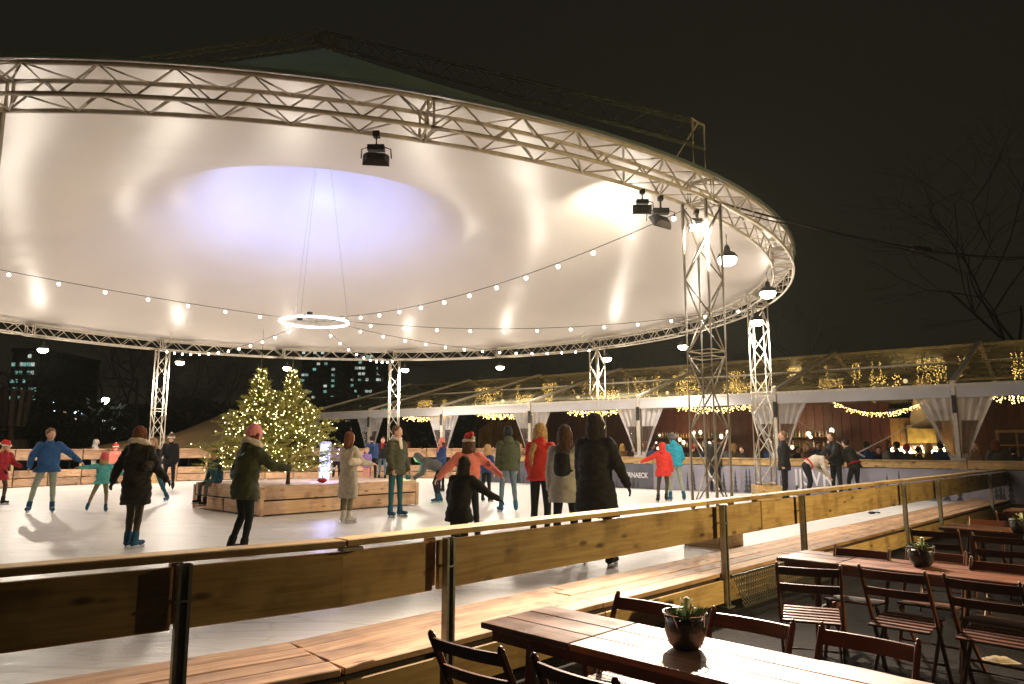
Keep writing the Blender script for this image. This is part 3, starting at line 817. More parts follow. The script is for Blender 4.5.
# ================================================================== BARRIERS
# banner barrier along the marquee
bar = thing('rink_barrier', BW.copy(), 'long rink barrier with printed winter forest banner in front of the marquee', 'barrier')
Lb = 17.6; st = -3.4; BH = 1.06
npan = 7; pw = (Lb-st)/npan
for k in range(npan):
    u0, u1 = st+pw*k, st+pw*(k+1)
    p, q = BW+TD*(u0+.01), BW+TD*(u1-.01)
    dark = k >= 4
    plank('banner', q+Vector((0, 0, .42)), p+Vector((0, 0, .42)), .82, .012, 'banner_dark' if dark else 'banner', bar, up=TN, bev=.002)
    pr = B(); rnd = random.Random(k)
    for j in range(9 if not dark else 14):
        u = rnd.uniform(u0+.15, u1-.15); hh = rnd.uniform(.25, .72); w_ = hh*rnd.uniform(.2, .3); z0 = .03
        base_ = BW+TD*u-TN*.010
        nT = 5
        for s in range(nT):
            f = s/nT; zz = z0+hh*f; ww = w_*(1-f*.85)
            pr.add([base_-TD*ww/2+Vector((0, 0, zz)), base_+TD*ww/2+Vector((0, 0, zz)), base_+Vector((0, 0, zz+hh/nT*1.5))], [(0, 1, 2)])
    tag(pr.obj('forest_print', mat('print%d' % k, (.05, .055, .07) if not dark else (.03, .035, .045), .5, 0, .3, 4), bar), kind='stuff')
    plank('top_board', q-TN*.03+Vector((0, 0, .93)), p-TN*.03+Vector((0, 0, .93)), .17, .03, 'pine', bar, up=TN)
    plank('cap_board', q+Vector((0, 0, BH-.02)), p+Vector((0, 0, BH-.02)), .16, .04, 'pine', bar)
    plank('post', p+TN*.05+Vector((0, 0, FLOOR)), p+TN*.05+Vector((0, 0, BH-.05)), .07, .07, 'pine', bar, up=TN)
def sign(txt, xp, yp, size, nm, tall=1):
    p = on_wall(xp, yp, BW-TN*.013, TD)
    cu = bpy.data.curves.new(nm, 'FONT'); cu.body = txt; cu.size = size; cu.extrude = .001; cu.offset = .006; cu.align_x = 'LEFT'
    o = bpy.data.objects.new(nm, cu); COL.objects.link(o); dg_ = bpy.context.evaluated_depsgraph_get(); dg_.update()
    me = bpy.data.meshes.new_from_object(o.evaluated_get(dg_)); bpy.data.objects.remove(o); me.materials.clear(); me.materials.append(M['print_white'])
    o = bpy.data.objects.new(nm, me)
    x = -TD; z = Vector((0, 0, 1)); y = z; nrm = x.cross(z)
    o.matrix_basis = Matrix.Translation(p-origin(bar)) @ Matrix((x, z*tall, nrm)).transposed().to_4x4()
    link(o, bar)
sign('IJSVRIJ', 794.5, 485, .50, 'lettering', 1.35)
sign('OVERNAECK', 619, 477, .19, 'lettering', 1.25)

# timber fence round the far left of the ice, two tiers of boards
fen = thing('timber_fence', Vector((CX, CY, 0)), 'two tier timber board fence curving round the far left of the ice', 'fence')
AN = np.linspace(R_(62), R_(196), 27)
for k in range(len(AN)-1):
    a, a2 = AN[k]+.002, AN[k+1]-.002
    e = Vector((math.cos((a+a2)/2), math.sin((a+a2)/2), 0))
    for z, h_ in ((.16, .26), (.45, .26), (1.10, .34)):
        plank('board', pol(RB, a2, z), pol(RB, a, z), h_, .03, 'deck', fen, up=e)
    plank('post', pol(RB+.06, a, FLOOR), pol(RB+.06, a, 1.24), .08, .08, 'pine', fen, up=e)
    plank('cap_board', pol(RB+.02, a2, 1.295), pol(RB+.02, a, 1.295), .14, .035, 'deck', fen)

# ================================================================== MARQUEE
clear_film('film', (.72, .66, .46), .07, .34, (.55, .50, .31))
clear_film('curtain', (.85, .8, .75), .05, .88, (.85, .82, .84))
clear_film('window_film', (.8, .72, .66), .12, .18, (.5, .4, .35))
ZE0, ZE1, ZR, TW = 2.78, 3.17, 5.15, 7.4
mq = thing('marquee', T0.copy(), 'long white marquee with clear film roof and tied curtains beyond the rink', 'marquee')
NB = 7; BAY = 5.03; first = -1
def TP(u, v, z): return T0+TD*u+TN*v+Vector((0, 0, z))
for k in range(first, NB-1):
    u0, u1 = k*BAY, (k+1)*BAY
    plank('fascia', TP(u1-.06, 0, (ZE0+ZE1)/2), TP(u0+.06, 0, (ZE0+ZE1)/2), ZE1-ZE0, .03, 'white_pvc', mq, up=TN)
    # roof panes on both slopes
    for side in (0, 1):
        b = B(); n_ = 8
        for i in range(n_+1):
            for j in range(7):
                u = u0+.08+(u1-u0-.16)*i/n_; f = j/6; v = f*TW if side == 0 else 2*TW-f*TW
                z = ZE1+.03+(ZR-ZE1)*f-.07*math.sin(math.pi*i/n_)*math.sin(math.pi*f)
                b.v.append(tuple(TP(u, v, z)))
        for i in range(n_):
            for j in range(6): b.f.append((i*7+j, (i+1)*7+j, (i+1)*7+j+1, i*7+j+1)); b.m.append(0)
        b.obj('roof_film', 'film', mq, smooth=True)
    for v, z in ((0, ZE1), (TW*.5, (ZE1+ZR)/2), (TW, ZR), (TW*1.5, (ZE1+ZR)/2), (2*TW, ZE1)):
        b = B(); b.beam(TP(u0+.05, v, z-.03), TP(u1-.05, v, z-.03), .06 if z < ZR else .08, .08); b.obj('purlin', 'alu', mq)
for k in range(first, NB):
    u = k*BAY
    for v in (0, 2*TW):
        b = B(); b.beam(TP(u, v, FLOOR), TP(u, v, ZE1+.05), .10, .09, up=TN); b.obj('upright', 'alu', mq)
        b = B(); b.beam(TP(u, v, ZE1+.05), TP(u, TW, ZR+.05), .14, .11); b.obj('rafter', 'alu_dark', mq)
    b = B(); b.box(TP(u, -.03, 2.6), (.10, .10, .5), Matrix((TD, TN, Vector((0, 0, 1)))).transposed()); b.obj('strap', 'rubber', mq)
    # tied curtains on both sides of the upright
    for s in (-1, 1):
        b = B(); nu, nvv = 26, 14
        for i in range(nu+1):
            for j in range(nvv+1):
                f = i/nu; g = j/nvv          # g 0 top .. 1 tie
                ww = (.78*(1-g)**1.15+.13)
                u_ = u+s*(.06+f*ww); wob = .05*(1-.5*g)*math.sin(f*24+k)*(1 if g < .95 else .5)
                b.v.append(tuple(TP(u_, .08+wob, ZE0+.02-g*1.85)))
        st_ = nvv+1
        for i in range(nu):
            for j in range(nvv):
                b.f.append((i*st_+j, (i+1)*st_+j, (i+1)*st_+j+1, i*st_+j+1)); b.m.append(1 if (5 <= j <= 11 and 3 <= i <= 20) else 0)
        b.obj('curtain', ['curtain', 'window_film'], mq, smooth=True)
    b = B(); b.box(TP(u, .06, .93), (.42, .10, .07), Matrix((TD, TN, Vector((0, 0, 1)))).transposed()); b.obj('tie_band', mat('tie', (.12, .14, .25), .6), mq) if k == first else b.obj('tie_band', 'tie', mq)
    b = B(); b.box(TP(u, .02, .45), (.36, .2, 1.3), Matrix((TD, TN, Vector((0, 0, 1)))).transposed()); b.obj('weight_cover', 'white_pvc', mq)
# brace cables inside the bay with the picture
b = B(); 
for (ua, za, ub, zb_) in ((1*BAY-.1, 2.5, .5*BAY, 1.1), (.1, 2.6, .62*BAY, 1.0)):
    b.tube([TP(ua, .35, za), TP(ub, .35, zb_)], .03, 6)
b.obj('bracing', 'alu', mq)
# timber hut walls inside
hut = thing('timber_hut', TP(2.5, 2*TW-1.2, FLOOR), 'dark red boarded hut wall with a lit golden panel inside the marquee', 'hut')
nbd = 84; 
for i in range(nbd):
    u = -5+.42*i; z1 = 3.6
    gold = 2.0 < u < 4.6
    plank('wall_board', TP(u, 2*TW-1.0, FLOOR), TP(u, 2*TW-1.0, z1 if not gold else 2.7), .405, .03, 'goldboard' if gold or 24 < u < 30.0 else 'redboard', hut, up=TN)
b = B(); b.beam(TP(-5, 2*TW-1.25, 3.62), TP(30, 2*TW-1.25, 3.62), .9, .08); b.obj('hut_roof_edge', 'darkboard', hut)
for u in (-.4, -2.9):
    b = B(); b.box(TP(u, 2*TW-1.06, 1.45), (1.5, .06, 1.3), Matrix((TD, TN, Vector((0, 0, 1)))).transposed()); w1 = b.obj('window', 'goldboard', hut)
    for i in (-1, 1):
        for j in (-1, 1):
            b = B(); b.box(TP(u+i*.33, 2*TW-1.10, 1.45+j*.28), (.58, .02, .5), Matrix((TD, TN, Vector((0, 0, 1)))).transposed()); b.obj('pane', mat('paneglass', (.05, .035, .03), .1) if 'paneglass' not in M else 'paneglass', w1)
# framed picture on the lit panel
RT = Matrix((TD, TN, Vector((0, 0, 1)))).transposed()
pc = TP(3.15, 2*TW-1.10, 1.95)
t = thing('framed_picture', pc, 'framed picture on the golden boarded wall inside the marquee', 'picture')
b = B()
for s in (-1, 1):
    b.box(pc+TD*s*.62, (.09, .06, 1.0), RT); b.box(pc+Vector((0, 0, s*.46)), (1.15, .06, .09), RT)
b.obj('frame', 'darkboard', t)
b = B(); b.box(pc+TN*.01, (1.15, .03, .83), RT); b.obj('canvas', mat('art', (.35, .24, .06), .6, 0, .5, 3), t)
# bar counter with bright back shelf
mat('bottle_a', (.08, .15, .05), .1); mat('bottle_b', (.5, .3, .1), .1); mat('bottle_c', (.6, .6, .55), .15)
for (u0, u1, nm) in ((6.6, 10.0, 'between the two right uprights'), (12.0, 16.4, 'behind the nearest column')):
    v = 2*TW-2.6
    t = thing('bar_counter', TP((u0+u1)/2, v, FLOOR), 'bar counter with brightly lit back shelf '+nm, 'bar')
    plank('counter_top', TP(u1, v, .98), TP(u0, v, .98), .6, .06, 'bar_wood', t)
    plank('counter_front', TP(u1, v-.2, .35), TP(u0, v-.2, .35), 1.2, .04, 'bar_wood', t, up=TN)
    for z in (1.35, 1.85): plank('shelf', TP(u1, v+1.2, z), TP(u0, v+1.2, z), .3, .03, 'bar_wood', t)
    rnd = random.Random(int(u0))
    for z in (1.37, 1.87):
        for i in range(int((u1-u0)/.16)):
            uu = u0+.1+i*.16+rnd.uniform(-.03, .03); q = TP(uu, v+1.2, z); hh = rnd.uniform(.22, .34)
            bt = B(); bt.lathe([(.035, 0), (.037, hh*.6), (.012, hh*.75), (.012, hh)], q, 6); bt.obj('bottle', rnd.choice(['bottle_a', 'bottle_b', 'bottle_c']), t)
    for i in range(11):
        q = TP(u0+(u1-u0)*rnd.random(), v+1.0+rnd.uniform(-.2, .1), rnd.uniform(1.25, 2.2))
        b = B(); b.ball(q, rnd.uniform(.04, .13), 8, sc_=(1, 1, rnd.uniform(.8, 1.6))); b.obj('shelf_lamp', 'bar_glow', t, smooth=True)
    lamp('bar_light', 'POINT', TP((u0+u1)/2, v-.2, 2.3), 130, (1, .72, .38), t, .3)
# garland of lights on a ledge beneath the picture
t = thing('light_garland', TP(3.3, 2*TW-1.5, 1.05), 'bright garland of fairy lights on the ledge under the framed picture', 'garland')
plank('ledge', TP(4.5, 2*TW-1.5, 1.05), TP(2.1, 2*TW-1.5, 1.05), .4, .05, 'bar_wood', t)
b = B(); rnd = random.Random(5)
for i in range(170): b.octa(TP(rnd.uniform(2.2, 4.4), 2*TW-1.5+rnd.uniform(-.15, .1), 1.12+abs(rnd.gauss(0, .10))), .035)
tag(b.obj('fairy_lights', 'fairy', t), kind='stuff')
b = B()
for i in range(260):
    c = TP(rnd.uniform(2.2, 4.4), 2*TW-1.48+rnd.uniform(-.12, .12), 1.1+abs(rnd.gauss(0, .09))); v = Vector((rnd.gauss(0, 1), rnd.gauss(0, 1), rnd.gauss(0, 1))).normalized()*.1
    b.add([c, c+v, c+v.cross(TN)*.4], [(0, 1, 2)])
tag(b.obj('greenery', 'leaf', t), kind='stuff')
lamp('garland_glow', 'POINT', TP(3.3, 2*TW-2.2, 1.5), 26, (1, .62, .25), t, .4)
# icicle strings: short hanging drops of golden lights under the roof
rnd = random.Random(21)
def icicles(u0, u1, v, z, drop, label, dens=9, r=.022, swag=0):
    t = thing('icicle_lights', TP((u0+u1)/2, v, z), label, 'fairy lights', 'golden light curtains inside the marquee')
    b = B(); c = B(); L = u1-u0; nn_ = max(6, int(L*dens))
    c.tube([TP(u0+L*i/12, v, z-swag*4*(i/12)*(1-i/12)) for i in range(13)], .006, 4)
    for i in range(nn_):
        f = i/nn_; u = u0+L*f; zz = z-swag*4*f*(1-f); d = drop*rnd.uniform(.25, 1)
        if not swag and noise.noise(Vector((u*.9, z*3, 4))) < rnd.uniform(-.1, .2): continue
        for s in range(max(1, int(d/.06))): b.octa(TP(u+rnd.uniform(-.05, .05), v+rnd.uniform(-.08, .08), zz-.03-s*.06+rnd.uniform(-.02, .02)), r*rnd.uniform(.6, 1.15))
    c.obj('wire', 'cable', t); tag(b.obj('fairy_lights', 'fairy_gold', t), kind='stuff')
bays = ['in the rightmost bay', 'in the bay with the picture', 'in the bay right of the nearest column', 'in the bay behind the red coated child', 'in the bay behind the black coat', 'in the bay at the far left end']
for k in range(-1, 5):
    u0 = k*BAY
    icicles(u0+.5, u0+BAY-.4, 2.6, 3.75, .75, 'upper golden light curtain under the roof '+bays[k+1], 13, .016)
    icicles(u0+.3, u0+BAY-.3, 7.2, 4.7, 1.1, 'ridge golden light curtain under the roof '+bays[k+1], 12, .016)
    if k != 0: icicles(u0+.9, u0+BAY-.7, 1.6, 2.95, .3, 'golden light swag below the eave '+bays[k+1], 18, .024, swag=.12)
icicles(.5+.8, BAY-.6, 4.5, 3.05, .22, 'golden light swag sweeping over the dark opening left of the picture', 40, .018, swag=.45)
# assumed warm pendant lamps, added to light the marquee
for k in range(-1, 5):
    q = TP((k+.5)*BAY, TW, 3.9)
    t = thing('pendant_lamp', q, 'assumed warm pendant lamp hanging from the ridge '+bays[k+1], 'pendant lamp', 'assumed pendant lamps in the marquee')
    b = B(); b.tube([q, TP((k+.5)*BAY, TW, ZR-.06)], .008, 4); b.obj('cord', 'cable', t)
    b = B(); b.ball(q, .09, 8); b.obj('bulb', 'bar_glow', t, smooth=True)
    lamp('pendant_light', 'POINT', q-Vector((0, 0, .16)), 48, (1, .68, .34), t, .12)
# pale carved figure seen through the roof film
q = TP(3.6, 6.0, FLOOR)
t = thing('bell_lantern', TP(2.2, 9.0, 2.1), 'tall pale bell shaped lantern hanging above the picture in the marquee', 'lantern')
b = B(); b.lathe([(.06, 0), (.5, .02), (.55, .35), (.42, .9), (.35, 1.3), (.4, 1.6), (.3, 1.9), (.08, 2.05)], TP(2.2, 9.0, 2.1), 14); b.obj('shade', mat('paleshade', (.5, .4, .25), .7), t, smooth=True)
b = B(); b.tube([TP(2.2, 9.0, 4.1), TP(2.2, 9.0, 4.7)], .015, 5); b.obj('cord', 'cable', t)

# ================================================================== BACKGROUND
def bare_tree(base, H, seed, label, spread=.55, depth=6, group='bare trees round the square', r0=.2, nm='bare_tree', fine=True):
    rnd = random.Random(seed); b = B(); tw = B()
    t = thing(nm, base, label, 'tree', group)
    def grow(p, d, L, r, lev):
        k = 3; pts_ = [p]; q = p
        for _ in range(k):
            d = (d+Vector((rnd.gauss(0, .12), rnd.gauss(0, .12), rnd.gauss(0, .06)+.02))).normalized(); q = q+d*L/k; pts_.append(q)
        (b if lev <= 2 else tw).tube(pts_, [r, r*.9, r*.8, r*.68], 5 if lev < 2 else 3, cap=False)
        if lev >= depth: return
        nb_ = rnd.choice((2, 3, 3)) if lev else 4
        for _ in range(nb_):
            ax = Vector((rnd.gauss(0, 1), rnd.gauss(0, 1), rnd.gauss(0, .5))).normalized()
            nd_ = (d*(1-spread*.6)+ax*spread*rnd.uniform(.7, 1.4)).normalized(); nd_.z = max(nd_.z, -.12)
            st_ = pts_[rnd.choice((2, 3, 3))]
            grow(st_, nd_, L*rnd.uniform(.62, .85), r*.58, lev+1)
    grow(Vector((0, 0, 0)), Vector((0, 0, 1)), H*.27, r0, 0)
    b.obj('trunk', 'twig', t, world=False); tag(tw.obj('crown', 'twig', t, world=False), kind='stuff')
tr = [(842, 62, 19, 'bare tree standing above the marquee roof, centre right'), (1022, 40, 21, 'tall bare tree at the right edge of the sky'), (985, 68, 13, 'low spreading tree behind the marquee near the right edge'),
      (700, 64, 12, 'bare tree hidden behind the nearest column'), (905, 74, 12, 'small dark tree between the two bare trees at the right')]
for i, (x, dist, H, lab) in enumerate(tr):
    p = pxd(x, 440, dist); p.z = FLOOR; bare_tree(p, H*1.15, 40+i, lab, depth=6, r0=.16)
lab = ['left of the lit office block', 'in front of the lit office block', 'right of the street lamp', 'left of the far left column', 'above the tan tent', 'right of the tan tent', 'behind the fir trees', 'left of the tower windows', 'right of the tower windows', 'behind the rear column', 'left end of the marquee', 'behind the marquee', 'over the second marquee bay', 'over the third marquee bay']
for i, x in enumerate(np.linspace(-30, 690, 14)):
    rnd = random.Random(300+i); dist = rnd.uniform(44, 56); p = pxd(float(x), 440, dist); p.z = FLOOR
    bare_tree(p, rnd.uniform(9.5, 12.5), 60+i, 'dark park tree in the night '+lab[i], spread=.62, depth=6, r0=.22, group='dark park trees behind the rink')
# evergreen hedge mass closing the view low behind the trees
b = B(); rnd = random.Random(77)
for i in range(9000):
    x = rnd.uniform(-52, 34); y = 60+rnd.uniform(-2, 2)+.02*abs(x); hmax = 5.2+1.6*noise.noise(Vector((x*.12, 0, 3)))
    c = Vector((x, y, FLOOR+hmax*rnd.random()**.8)); u = Vector((rnd.gauss(0, 1), rnd.gauss(0, .6), rnd.gauss(0, 1))).normalized()*rnd.uniform(.25, .55); v = u.cross(Vector((rnd.gauss(0, 1), 1, rnd.gauss(0, 1))).normalized())
    b.add([c-u, c+v*.6, c+u, c-v*.6], [(0, 1, 2, 3)])
tag(b.obj('undergrowth', mat('darkleaf', (.012, .016, .008), .9, 0, .3, 2)), 'dark evergreen undergrowth closing the park', None, None, 'stuff')

def building(x0, x1, y0, y1, dist, rows, cols, mats_, prob, label, seed, depth=14, fill=.72):
    rnd = random.Random(seed)
    a = pxd(x0, y1, dist); c = pxd(x1, y0, dist); Wd = c.x-a.x; H = c.z-FLOOR
    t = thing('office_building', (a.x+Wd/2, dist, FLOOR), label, 'building')
    b = B(); b.box((a.x+Wd/2, dist+depth/2, FLOOR+H/2), (Wd, depth, H)); b.obj('wall', 'concrete', t)
    b = B(); b.box((a.x+Wd/2, dist+depth/2, FLOOR+H+.25), (Wd+.3, depth+.3, .5)); b.obj('roof', 'concrete', t)
    zb_ = max(a.z, FLOOR+1); hh = (c.z-zb_)/rows; ww = Wd/cols
    meshes = {}
    for r in range(rows):
        for cc in range(cols):
            if rnd.random() > prob: continue
            mn = rnd.choice(mats_)
            if mn not in meshes:
                bb = B(); bb.box((0, 0, 0), (ww*.8, .1, hh*fill*.6)); meshes[mn] = bb.mesh('window', mn)
            o = bpy.data.objects.new('window', meshes[mn]); o.location = Vector((a.x+ww*(cc+.5), dist-.05, zb_+hh*(r+.5)))-Vector((a.x+Wd/2, dist, FLOOR)); link(o, t)
building(8, 40, 352, 402, 95, 6, 7, ['win_green', 'win_pale', 'win_green'], .62, 'lit office block with green white window bands at the far left', 3)
building(300, 336, 350, 400, 100, 9, 9, ['win_pale', 'win_green'], .27, 'dark tower with a few lit windows right of the fir trees', 4)
building(350, 384, 348, 400, 104, 9, 9, ['win_pale', 'win_green'], .2, 'dark tower with few lit windows left of the rear column', 9)
building(322, 400, 402, 436, 80, 3, 14, ['win_pale', 'win_warm', 'win_green'], .33, 'low lit building glimpsed between the park trees behind the stage', 14)
building(40, 150, 408, 432, 85, 3, 20, ['win_pale', 'win_warm', 'cool_dot'], .16, 'low row of small lights behind the trees at the far left', 16)
# street lamp and small lit sign
p = pxd(105, 402, 60); g = Vector((p.x, p.y, FLOOR))
t = thing('street_lamp', g, 'park street lamp glowing white among the dark trees', 'street lamp')
b = B(); b.tube([g, g+Vector((0, 0, p.z-FLOOR-.3))], [.07, .045], 8); b.obj('pole', 'black', t)
b = B(); b.lathe([(.12, -.3), (.28, .1), (.3, .28), (.1, .36)], p, 10); b.obj('lantern', 'street', t)
b = B(); b.lathe([(.34, .36), (.3, .42), (.05, .55)], p, 10); b.obj('cap', 'black', t)
lamp('street_light', 'POINT', p+Vector((0, -.5, -.1)), 35, (.9, 1, .8), t, .2)
p = pxd(53, 408, 62)
t = thing('lit_sign', Vector((p.x, p.y, FLOOR)), 'small pale blue star light among the dark trees', 'light')
b = B(); b.tube([(p.x, p.y, FLOOR), (p.x, p.y, p.z-.3)], .05, 6); b.obj('pole', 'black', t)
b = B(); b.add([p+Vector((math.sin(i*math.pi/5)*(.42 if i % 2 == 0 else .2), -.03, math.cos(i*math.pi/5)*(.5 if i % 2 == 0 else .22))) for i in range(10)]+[p+Vector((math.sin(i*math.pi/5)*(.42 if i % 2 == 0 else .2), .03, math.cos(i*math.pi/5)*(.5 if i % 2 == 0 else .22))) for i in range(10)], [tuple(range(10)), tuple(range(19, 9, -1))]+[(i, (i+1) % 10, (i+1) % 10+10, i+10) for i in range(10)]); b.obj('star', 'cool_dot', t)
# tan stretch tent
c = pxd(205, 436, 41); g = Vector((c.x, c.y, FLOOR))
t = thing('canvas_tent', g, 'tan canvas stretch tent with dark poles behind the far fence', 'tent')
b = B(); n_ = 30
def tz(x, y): 
    peak = 3.05*math.exp(-((x-1.3)/2.4)**2-((y)/3)**2)+1.5*math.exp(-((x+3)/3.5)**2-((y-.3)/4)**2)
    return 1.15+peak*.62+.3*math.exp(-((x-1.3)/.6)**2-(y/.6)**2)
for i in range(n_+1):
    for j in range(n_+1):
        x = -6+10*i/n_; y = -3+6*j/n_; b.v.append((x, y, tz(x, y)-(.5*max(0, abs(y)-2.0)**1.3)))
for i in range(n_):
    for j in range(n_): b.f.append((i*(n_+1)+j, (i+1)*(n_+1)+j, (i+1)*(n_+1)+j+1, i*(n_+1)+j+1)); b.m.append(0)
b.obj('canvas', 'tan_canvas', t, world=False, smooth=True)
for (x, y) in ((1.3, 0), (.4, -2.8), (-3, .3), (-5.8, -2.8), (3.8, -2.8)):
    b = B(); b.tube([(x, y, 0), (x, y, tz(x, y)-.05 if abs(y) < 2 else tz(x, y)-.35)], .06, 7); b.obj('pole', 'bark', t, world=False)
b = B(); b.tube([(.4, -2.85, 1.1), (1.3, -.5, 2.9)], .05, 6); b.obj('strut', 'bark', t, world=False)
lamp('tent_lamp', 'POINT', g+Vector((-2.2, -4.6, 3.2)), 90, (1, .72, .4), t, .2)  # assumed light with no fixture, brightens the canvas
# dark slatted tower at the left edge
c = pxd(10, 440, 38); g = Vector((c.x, c.y, FLOOR))
t = thing('wooden_tower', g, 'dark wooden slatted lookout on a barrel base at the left edge', 'tower')
b = B(); b.lathe([(.75, 0), (.95, .8), (.95, 1.3), (.75, 2.0)], g, 14); b.obj('barrel_base', 'darkboard', t)
b = B(); b.tube([g+Vector((0, 0, 2)), g+Vector((0, 0, 3.0))], .16, 8); b.obj('post', 'darkboard', t)
for i in range(12):
    a = i*2*math.pi/12
    plank('slat', g+Vector((.62*math.cos(a), .62*math.sin(a), 2.7)), g+Vector((.8*math.cos(a), .8*math.sin(a), 4.5)), .2, .03, 'darkboard', t, up=Vector((math.cos(a), math.sin(a), 0)))
b = B(); b.lathe([(.6, 2.68), (.6, 2.74)], g, 12); b.obj('hoop', 'darkboard', t)
b = B(); b.lathe([(.82, 4.5), (.82, 4.58)], g, 12); b.obj('hoop', 'darkboard', t)

# ================================================================== THIN HAZE VOLUME, ADDED FOR GLOW ROUND THE LAMPS
b = B(); b.box((0, 60, 19.5), (290, 240, 42.0-.0)); hz = b.obj('haze', mat('haze_air', (1, 1, 1), 1, 0, 0)); tag(hz, kind='stuff')
n = M['haze_air'].node_tree; n.nodes.clear(); o = n.nodes.new('ShaderNodeOutputMaterial'); v = n.nodes.new('ShaderNodeVolumePrincipled')
v.inputs['Color'].default_value = (.92, .95, .80, 1); v.inputs['Density'].default_value = .00028; v.inputs['Anisotropy'].default_value = .35
n.links.new(v.outputs[0], o.inputs['Volume'])

# ================================================================== TERRACE FURNITURE
TU = -nR        # table axis: away from the railing, towards the camera side
def table(corner_back, L, Wd, label, end=.62, topm='tabletop'):
    "corner_back: world point of the table's far (rail side) left corner on the top plane"
    ax = TU; side = dR
    o = corner_back.copy(); o.z = FLOOR
    t = thing('wooden_table', o, label, 'table')
    zt_ = FLOOR+.75
    nb_ = 3; w_ = Wd/nb_
    for k in range(nb_):
        c = corner_back+side*(w_*(k+.5)); c.z = zt_-.016+random.uniform(-.0015, .0015)
        plank('end_board', c+ax*.0, c+ax*(end-.003), w_-.002, .032, 'tableend', t)
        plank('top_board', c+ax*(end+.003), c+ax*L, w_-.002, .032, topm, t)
    for k in (.06, Wd-.06):
        b = B(); q = corner_back+side*k; q.z = zt_-.065; b.beam(q+ax*.05, q+ax*(L-.05), .03, .06); b.obj('apron', 'chairwood', t)
    for u in (.32, L-.35):
        for s in (0, 1):
            q = corner_back+ax*u+side*(.07 if s == 0 else Wd-.07); q2 = corner_back+ax*(u+.16)+side*(Wd-.07 if s == 0 else .07)
            q.z = zt_-.04; q2 = q.copy(); q2.z = FLOOR; q2 += side*(.05 if s else -.05)
            plank('leg', q, q2, .06, .035, 'chairwood', t, up=ax)
        q = corner_back+ax*u; q.z = FLOOR+.35
        b = B(); b.beam(q+side*.06, q+side*(Wd-.06), .03, .05); b.obj('stretcher', 'chairwood', t)
    return t
T1 = px(480, 622, FLOOR+.75); 
table(T1-TU*.0, 2.6, .58, 'nearest long wooden table, brightly lit, with a dark wet end')
T2 = px(776, 557, FLOOR+.75)
table(T2, 2.6, .60, 'second long wooden table from the front, its dim reddish light put into the colour', end=.5, topm='table_red')
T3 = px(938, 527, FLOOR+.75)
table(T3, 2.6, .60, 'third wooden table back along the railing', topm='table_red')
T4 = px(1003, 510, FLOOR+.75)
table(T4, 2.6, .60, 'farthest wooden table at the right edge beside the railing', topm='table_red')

def make_chair():
    t = thing('folding_chair', (0, 0, 0), 'dark folding chair', 'chair')
    W2 = .215
    for s in (-1, 1):
        plank('back_leg', (s*W2, .20, 0), (s*W2, -.235, .83), .036, .022, 'chairwood', t, up=Vector((1, 0, 0)))
        plank('front_leg', (s*(W2-.03), -.24, 0), (s*(W2-.03), .17, .43), .034, .02, 'chairwood', t, up=Vector((1, 0, 0)))
        b = B(); b.ball((s*W2, -.237, .833), .0185, 8, sc_=(.62, 1, 1)); b.obj('finial', 'chairwood', t, world=False, smooth=True)
    for k in range(6):
        y = .18-.068*k; z = .452-.006*k
        plank('seat_slat', (-W2+.015, y, z), (W2-.015, y, z), .052, .016, 'chairwood', t)
    for z, y in ((.785, -.212), (.655, -.143)):
        b = B(); n_ = 8; hgt = .062
        for i in range(n_+1):
            x = -W2+2*W2*i/n_; bow = -.022*(1-(x/W2)**2)
            for dz in (-hgt/2, hgt/2):
                for dy in (-.008, .008): b.v.append((x, y+bow+dy-dz*.52, z+dz))
        for i in range(n_):
            a = i*4; c = a+4
            for q in ((a, a+2, c+2, c), (a+1, c+1, c+3, a+3), (a+2, a+3, c+3, c+2), (a, c, c+1, a+1)): b.f.append(q); b.m.append(0)
        b.f += [(0, 1, 3, 2), (n_*4, n_*4+2, n_*4+3, n_*4+1)]; b.m += [0, 0]
        b.obj('back_slat', 'chairwood', t, world=False)
    for y, z in ((.115, .16), (-.145, .10)):
        b = B(); b.tube([(-W2+.01, y, z), (W2-.01, y, z)], .011, 6); b.obj('stretcher', 'chairwood', t, world=False)
    return t
chair0 = make_chair(); used = [False]
ROOT_POST = Vector((0, -.237))
def chair(pl, pr, label, zt=.83):
    "pl, pr: pixels of the two post tops as they read from left to right; the chair faces away from or towards us by `front`"
    pass
def chair_at(xp, yp, face, label):
    "xp, yp: pixel of the middle of the top of the backrest; face: direction the sitter looks"
    p = px(xp, yp, FLOOR+.83); f = Vector((face.x, face.y, 0)).normalized()
    loc = p+f*.237; loc.z = FLOOR
    o = chair0 if not used[0] else copy_tree(chair0); used[0] = True
    o.location = loc; o.rotation_euler = (0, 0, math.atan2(-f.x, f.y)); o['label'] = label; o['category'] = 'chair'; o['group'] = 'folding chairs at the tables'
    return o
F, Bk = dR, -dR      # facing along the railing away / towards us
def turn(v, deg): return Matrix.Rotation(R_(deg), 3, 'Z') @ v
chair_at(464, 642, turn(F, 4), 'dark folding chair at the bottom left, leftmost at the nearest table')
chair_at(572, 669, turn(F, -3), 'dark folding chair cut by the bottom edge, front side of nearest table')
chair_at(650, 599, turn(Bk, 3), 'folding chair behind the nearest table, left of the plant pot')
chair_at(752, 616, Bk, 'folding chair behind the nearest table, just right of the plant pot')
chair_at(868, 634, turn(Bk, -2), 'rightmost folding chair behind the nearest table')
chair_at(808, 566, turn(F, 22), 'folding chair turned at the rail end of the second table')
chair_at(891, 570, F, 'folding chair on the front side of the second table, below its plant pot')
chair_at(981, 580, turn(F, -3), 'folding chair on the front side of the second table near the right edge')
chair_at(862, 548, turn(Bk, 4), 'folding chair behind the second table, nearest the railing')
